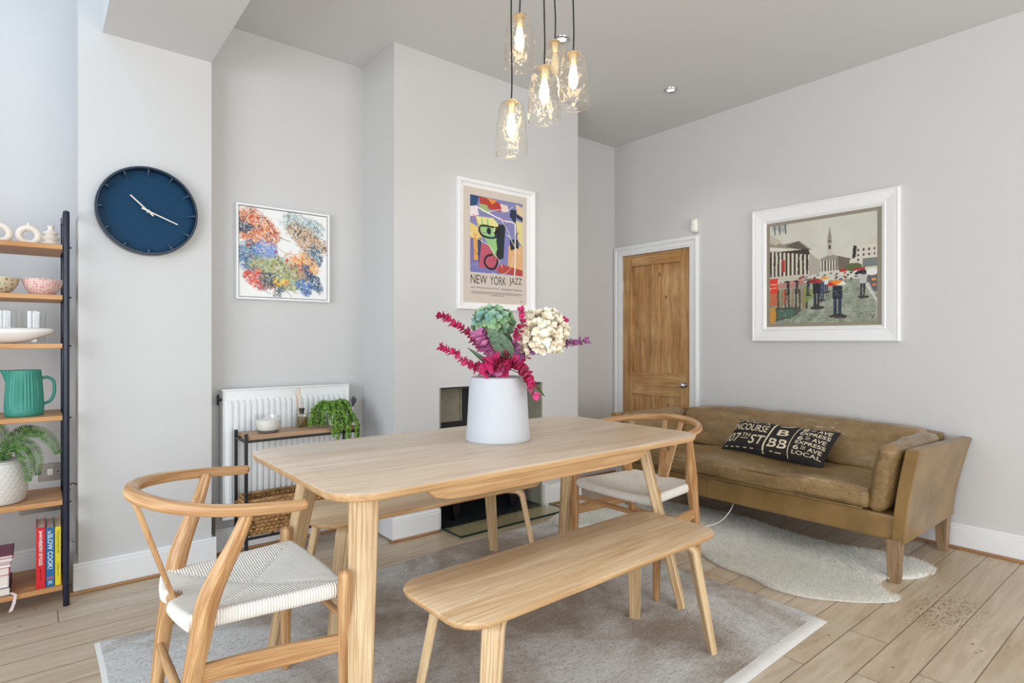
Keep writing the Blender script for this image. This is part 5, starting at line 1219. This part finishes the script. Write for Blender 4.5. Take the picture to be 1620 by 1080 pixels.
def ring(cx, z, lab):
    R1, r1 = .034, .0135
    mb = MB(); mb.tube([(cx+R1*math.cos(a), Y_, z+R1+r1-.002+R1*math.sin(a)) for a in np.linspace(0, 2*PI, 33)[:-1]], r1, 16, 1, closed=True)
    mb.lathe((cx, Y_, z+2*R1+2*r1-.006), [(.008, 0), (.006, .006), (.008, .012), (.006, .013), (.004, .004)], 18)
    tag(mb.build('ring_vase', CREAM, origin=(cx, Y_, z)), lab, 'vase')
ring(-.028, SHZ[0], 'cream ring shaped vase on the top shelf, beside the stacked disc vase'); ring(-.128, SHZ[0], 'cream ring shaped vase cut by the left edge of the photo on the top shelf')
o = MB().lathe((.052, Y_, SHZ[0]), [(0, 0), (.030, .001), (.039, .012), (.040, .016), (.024, .024), (.022, .028), (.035, .038), (.037, .042), (.022, .051), (.019, .055), (.030, .063), (.031, .067), (.016, .076), (.011, .082), (.013, .094), (.014, .098), (.009, .098), (.008, .085)], 36).build('disc_vase', CREAM, origin=(.052, Y_, SHZ[0]))
tag(o, 'small cream vase of stacked discs at the right end of the top shelf', 'vase')
def bowl(cx, z, r, base, spot, cols, lab):
    m, nt, b = newmat(lab[:12]); v = coords(nt)
    vo = nd(nt, 'TexVoronoi', {'Vector': v, 'Scale': spot, 'Randomness': .35}); d = vo.outputs['Distance']
    rc = nd(nt, 'SeparateColor', {0: vo.outputs['Color']}).outputs[0]; dc = mix(nt, ramp(nt, rc, .4, .6), lin(cols[1]), lin(cols[2]))
    nt.links.new(mix(nt, ramp(nt, d, .34, .28), lin(cols[0]), dc), b.inputs['Base Color']); b.inputs['Roughness'].default_value = .3
    mb = MB().lathe((cx, Y_, z), [(0, .002), (r*.5, 0), (r*.55, .004), (r*.72, .018), (r*.9, .042), (r, .072), (r*.985, .074), (r*.87, .045), (r*.68, .024), (0, .012)], 48)
    return tag(mb.build('bowl', m, origin=(cx, Y_, z)), lab, 'bowl')
bowl(.022, SHZ[1], .076, 0, 90, ((228, 196, 188), (206, 100, 92), (196, 116, 104)), 'pink speckled ceramic bowl at the right end of the second shelf')
bowl(-.145, SHZ[1], .088, 0, 52, ((218, 206, 180), (150, 170, 140), (150, 128, 104)), 'beige bowl with green dots at the left edge on the second shelf')
for cx, lab in ((-.010, 'straight clear drinking glass behind the white dish on the third shelf'), (-.115, 'clear drinking glass cut by the left edge of the photo on the third shelf')):
    mb = MB().lathe((cx, 3.53, SHZ[2]), [(0, .004), (.038, .002), (.044, .006), (.046, .150), (.0445, .150), (.0425, .010), (0, .010)], 32); tag(mb.build('drinking_glass', thin_glass('tumbler_glass', (250, 251, 251), extra=.05, edge=.3), origin=(cx, 3.53, SHZ[2])), lab, 'glass')
# boat shaped dish
mb = MB(); vt, fs = [], []; nu, nv = 30, 14
for side in (0, 1):
    for i in range(nu+1):
        a = i/nu; x = -.40+.462*a; w_ = .095*math.sin(PI*min(1, a*.5+.5))**.45 if a > .5 else .095; w_ = max(w_, .004)
        up = .0+.022*max(0, (a-.55)/.45)**1.5
        for j in range(nv+1):
            b_ = -1+2*j/nv; y = 3.435+w_*b_; rimz = SHZ[2]+.066-.000*a; dep = (.064-up)*(1-abs(b_)**2.6)*(1 if a < .7 else max(.25, 1-((a-.7)/.3)**2*.8))
            vt.append((x, y, rimz-(dep if side == 0 else dep*.8-.0)-(0 if side == 0 else -.001)))
K = nv+1
for side in (0, 1):
    o0 = side*(nu+1)*K
    for i in range(nu):
        for j in range(nv): f = (o0+i*K+j, o0+(i+1)*K+j, o0+(i+1)*K+j+1, o0+i*K+j+1); fs.append(f[::-1] if side == 0 else f)
mb.add(vt, fs); o = mb.build('serving_dish', plain('glazed_white', (238, 236, 232), .35, bmp=(10, .02)), origin=(-.17, 3.435, SHZ[2]), angle=70)
sm = o.modifiers.new('thick', 'SOLIDIFY'); sm.thickness = .006; sm.offset = 1
tag(o, 'white pointed oval serving dish on the third shelf', 'dish')
# teal jug
jg = thing('jug', 'teal green ribbed ceramic jug with handle on the fourth shelf', 'jug', (-.043, 3.45, SHZ[3]))
mb = MB(); prof = [(.0, 0), (.066, 0), (.070, .006), (.0705, .03), (.069, .033), (.0675, .08), (.063, .15), (.060, .19), (.060, .206), (.057, .206), (.056, .18), (.06, .03), (0, .02)]
vt, fs = [], []; sg = 120
for (r_, z) in prof:
    for k in range(sg):
        a = 2*PI*k/sg; q = r_*(1+(.03*math.cos(a*34) if .033 <= z <= .2 and r_ > .0595 else 0)); sp_ = max(0, math.cos(a-PI))**24*(.028*max(0, (z-.17)/.036) if r_ > .05 else 0)
        vt.append((-.043+(q+sp_)*math.cos(a), 3.45+q*math.sin(a), SHZ[3]+z+sp_*.12))
for i in range(len(prof)-1):
    for k in range(sg): l = (k+1) % sg; fs.append((i*sg+k, i*sg+l, (i+1)*sg+l, (i+1)*sg+k))
TEAL = plain('teal_glaze', (52, 136, 118), .5, bmp=(40, .05)); mb.add(vt, fs); mb.build('jug_body', TEAL, jg, angle=60)
MB().tube([(.014, 3.45, SHZ[3]+.165), (.040, 3.45, SHZ[3]+.170), (.062, 3.45, SHZ[3]+.150), (.064, 3.45, SHZ[3]+.10), (.050, 3.45, SHZ[3]+.062), (.022, 3.45, SHZ[3]+.048)], .0065, 12, 5).build('handle', TEAL, jg)
# fern in textured pot
fn = thing('potted_fern', 'green fern in a dimpled white pot on the fifth shelf', 'plant', (-.122, 3.45, SHZ[4]))
mb = MB(); vt, fs = [], []; sg, nz = 96, 36
for i in range(nz+1):
    f = i/nz; z = .004+.186*f; r0 = .072+.020*math.sin(PI*min(1, f*.9+.08))**.8 if f < .97 else .084
    for k in range(sg):
        a = 2*PI*k/sg; rr = r0+(.0032*abs(math.sin(a*13+(1 if int(f*11) % 2 else 0)*PI/2))*abs(math.sin(f*11*PI)) if .05 < f < .93 else 0)
        vt.append((-.122+rr*math.cos(a), 3.45+rr*math.sin(a), SHZ[4]+z))
for i in range(nz):
    for k in range(sg): l = (k+1) % sg; fs.append((i*sg+k, i*sg+l, (i+1)*sg+l, (i+1)*sg+k))
mb.add(vt, fs); mb.lathe((-.122, 3.45, SHZ[4]), [(0, 0), (.066, 0), (.072, .004)], sg); mb.lathe((-.122, 3.45, SHZ[4]), [(.084, .190), (.078, .190), (.076, .165), (0, .165)], sg)
mb.build('pot', plain('stone_ceramic', (206, 202, 194), .6, bmp=(40, .05)), fn)
FERN = leafmat('fern_green', (30, 62, 22), (92, 136, 56))
def frond(pts, w_, tw):
    mb = MB(); Q, _ = catmull([Vector(p) for p in pts], [0]*len(pts), 9); mb.tube(Q, .0012, 5, 1); n_ = len(Q)
    for i in range(2, n_):
        f = i/n_; tg = (Q[min(i+1, n_-1)]-Q[i-1]).normalized(); sd_ = tg.cross(Vector(tw)).normalized(); L = w_*math.sin(PI*min(1, f*.80+.17))**.7+.004
        for sg_ in (-1, 1): petal(mb, Q[i], sd_*sg_+tg*.45, Vector(tw), L, .0048, -.12, 3)
    mb.build('frond', FERN, fn, angle=80)
b0 = (-.118, 3.44, SHZ[4]+.17)
frond([b0, (-.09, 3.42, .755), (-.04, 3.40, .795), (.02, 3.39, .785), (.060, 3.385, .735), (.076, 3.385, .690)], .034, (0, -.9, .6))
frond([b0, (-.09, 3.40, .735), (-.05, 3.37, .750), (-.015, 3.355, .725), (.005, 3.35, .670), (.004, 3.35, .610)], .032, (.2, -.9, .5))
frond([b0, (-.10, 3.39, .72), (-.065, 3.35, .735), (-.040, 3.335, .70), (-.026, 3.33, .64), (-.028, 3.33, .59)], .030, (.2, -.95, .2))
frond([b0, (-.118, 3.43, .74), (-.122, 3.42, .80), (-.135, 3.42, .84)], .032, (0, -1, .1))
frond([b0, (-.14, 3.42, .74), (-.18, 3.40, .78), (-.22, 3.39, .76), (-.25, 3.38, .70)], .032, (0, -.9, .5))
frond([b0, (-.10, 3.45, .74), (-.06, 3.46, .79), (-.02, 3.47, .80), (.02, 3.47, .77)], .028, (0, -.8, .6))
# books
PAGE = plain('page_block', (226, 216, 204), .8, bmp=(200, .4, .002))
def book(x0, x1, h, dp, col, lab, texts, lean=0.0, tcol=(245, 240, 235)):
    z = SHZ[5]; y0 = SY0+.012; t = thing('book', lab, 'book', ((x0+x1)/2, y0, z), 'cookbooks on the bottom shelf')
    cm = plain('cover_'+lab[:8].strip().replace(' ', '_'), col, .35, bmp=(40, .02))
    mb = MB(); mb.box(x0, x0+.0025, y0, y0+dp, z, z+h); mb.box(x1-.0025, x1, y0, y0+dp, z, z+h); mb.box(x0, x1, y0-.001, y0+.003, z, z+h); cvr = mb.build('cover', cm, t, bevel=.0008)
    MB().box(x0+.0025, x1-.0025, y0+.003, y0+dp-.006, z+.004, z+h-.006).build('pages', PAGE, t, smooth=False)
    for (txt, f0, f1, wa, wb, tc) in texts:      # runs top to bottom on the spine
        vs_, fs_ = textmesh(txt, 1, 1, .015); W = x1-x0; mb = MB()
        mb.add([(x0+W*(wa+(wb-wa)*b), y0-.0016, z+h*(1-(f0+(f1-f0)*a))) for a, b in vs_], fs_); mb.build('lettering', plain('ink_%d_%d_%d' % tc, tc, .5, bmp=(30, .02)), cvr, smooth=False)
book(-.002, .031, .272, .20, (206, 24, 38), 'thick red cookbook with white spine lettering on the bottom shelf', [("Jamie's", .05, .19, .25, .75, (245, 240, 235)), ('MINISTRY OF FOOD', .20, .62, .3, .68, (245, 240, 235)), ('JAMIE OLIVER', .66, .86, .35, .55, (120, 16, 24))])
book(.033, .063, .266, .20, (34, 98, 150), 'blue cookbook with large white lettering, between the red and yellow books', [('THE', .05, .10, .2, .55, (245, 240, 235)), ('SLOW COOK!', .11, .70, .2, .8, (214, 232, 236)), ('BBC', .90, .96, .25, .75, (190, 220, 240)), ('III', .835, .87, .1, .9, (226, 90, 60))])
book(.065, .086, .264, .20, (226, 204, 40), 'slim yellow cookbook beside the navy shelf post', [('THE ROASTING TIN', .06, .45, .3, .68, (120, 130, 60)), ('RUKMINI IYER', .62, .84, .35, .6, (120, 130, 60))])
def flatbook(x0, x1, z0, z1, y0, y1, col, lab, cat='book'):
    t = thing('magazine' if cat == 'magazine' else 'book', lab, cat, ((x0+x1)/2, (y0+y1)/2, z0)); cm = plain('cov_%d_%d' % (col[0], col[1]), col, .35, bmp=(40, .02))
    mb = MB(); mb.box(x0, x1, y0, y1, z0, z0+.002); mb.box(x0, x1, y0, y1, z1-.002, z1); mb.box(x1-.002, x1, y0, y1, z0, z1); mb.build('cover', cm, t, smooth=False); MB().box(x0, x1-.003, y0+.004, y1-.004, z0+.002, z1-.002).build('pages', PAGE, t, smooth=False); return t
zz = SHZ[5]
dk = flatbook(-.30, -.088, zz, zz+.036, SY0+.008, SY0+.22, (24, 30, 40), 'dark navy book lying flat at the bottom of the pile on the lowest shelf')
MB().add([(-.096, SY0+.006, zz+.012), (-.080, SY0+.002, zz+.012), (-.076, SY0-.016, zz+.004), (-.082, SY0-.020, zz-.03), (-.094, SY0-.020, zz-.065), (-.080, SY0-.020, zz-.060), (-.070, SY0-.019, zz-.03), (-.066, SY0-.015, zz+.006)], [(0, 1, 2), (2, 7, 6, 3), (3, 6, 5, 4), (1, 7, 2)]).build('bookmark_ribbon', plain('pale_pink_ribbon', (226, 206, 206), .5, bmp=(60, .05)), dk, smooth=False)
zz += .0362
for k, (hh, col, lab) in enumerate(((.052, (226, 224, 226), 'white book lying on the dark navy book at the left edge'), (.034, (190, 26, 92), 'magenta book lying in the pile at the left edge of the lowest shelf'), (.012, (240, 236, 240), 'thin white magazine lying on the magenta book'), (.012, (150, 30, 84), 'thin plum magazine lying near the top of the pile'), (.012, (236, 232, 236), 'thin white magazine lying under the topmost plum magazine'), (.014, (120, 30, 76), 'thin dark plum magazine on top of the pile'))):
    flatbook(-.30, -.094+.003*k, zz, zz+hh, SY0+.012, SY0+.22-.004*k, col, lab, 'magazine' if hh < .02 else 'book'); zz += hh+.0003
# sockets on the recess wall
def plate(x0, x1, z0, z1, lab, name, kids):
    t = thing(name, lab, 'socket', ((x0+x1)/2, YR, z0)); MB().box(x0, x1, YR-.006, YR, z0, z1).build('plate', STEEL, t, bevel=.0015)
    for (a, b, c, d, nm, mt) in kids: MB().box(a, b, YR-.009, YR-.005, c, d).build(nm, mt, t, bevel=.0008)
    for x in (x0+.012, x1-.012): MB().lathe((x, YR-.006, (z0+z1)/2), [(0, -.0015), (.003, -.001), (.0035, 0)], 10, axis='Y').build('screw', BLACK, t)
plate(.006, .100, .478, .568, 'brushed steel data socket plate on the wall behind the fern', 'wall_socket', [(.043, .066, .508, .540, 'socket_insert', WHITEP)])
plate(-.066, .097, .320, .400, 'brushed steel double power socket on the wall under the fern shelf', 'power_socket', [(-.052, -.012, .335, .385, 'socket_insert', STEEL), (-.04, -.034, .352, .362, 'pin_hole', BLACK), (-.022, -.016, .352, .362, 'pin_hole', BLACK), (.040, .080, .335, .385, 'socket_insert', STEEL), (.046, .054, .352, .362, 'pin_hole', BLACK), (.066, .074, .352, .362, 'pin_hole', BLACK)])

bpy.context.view_layer.update()
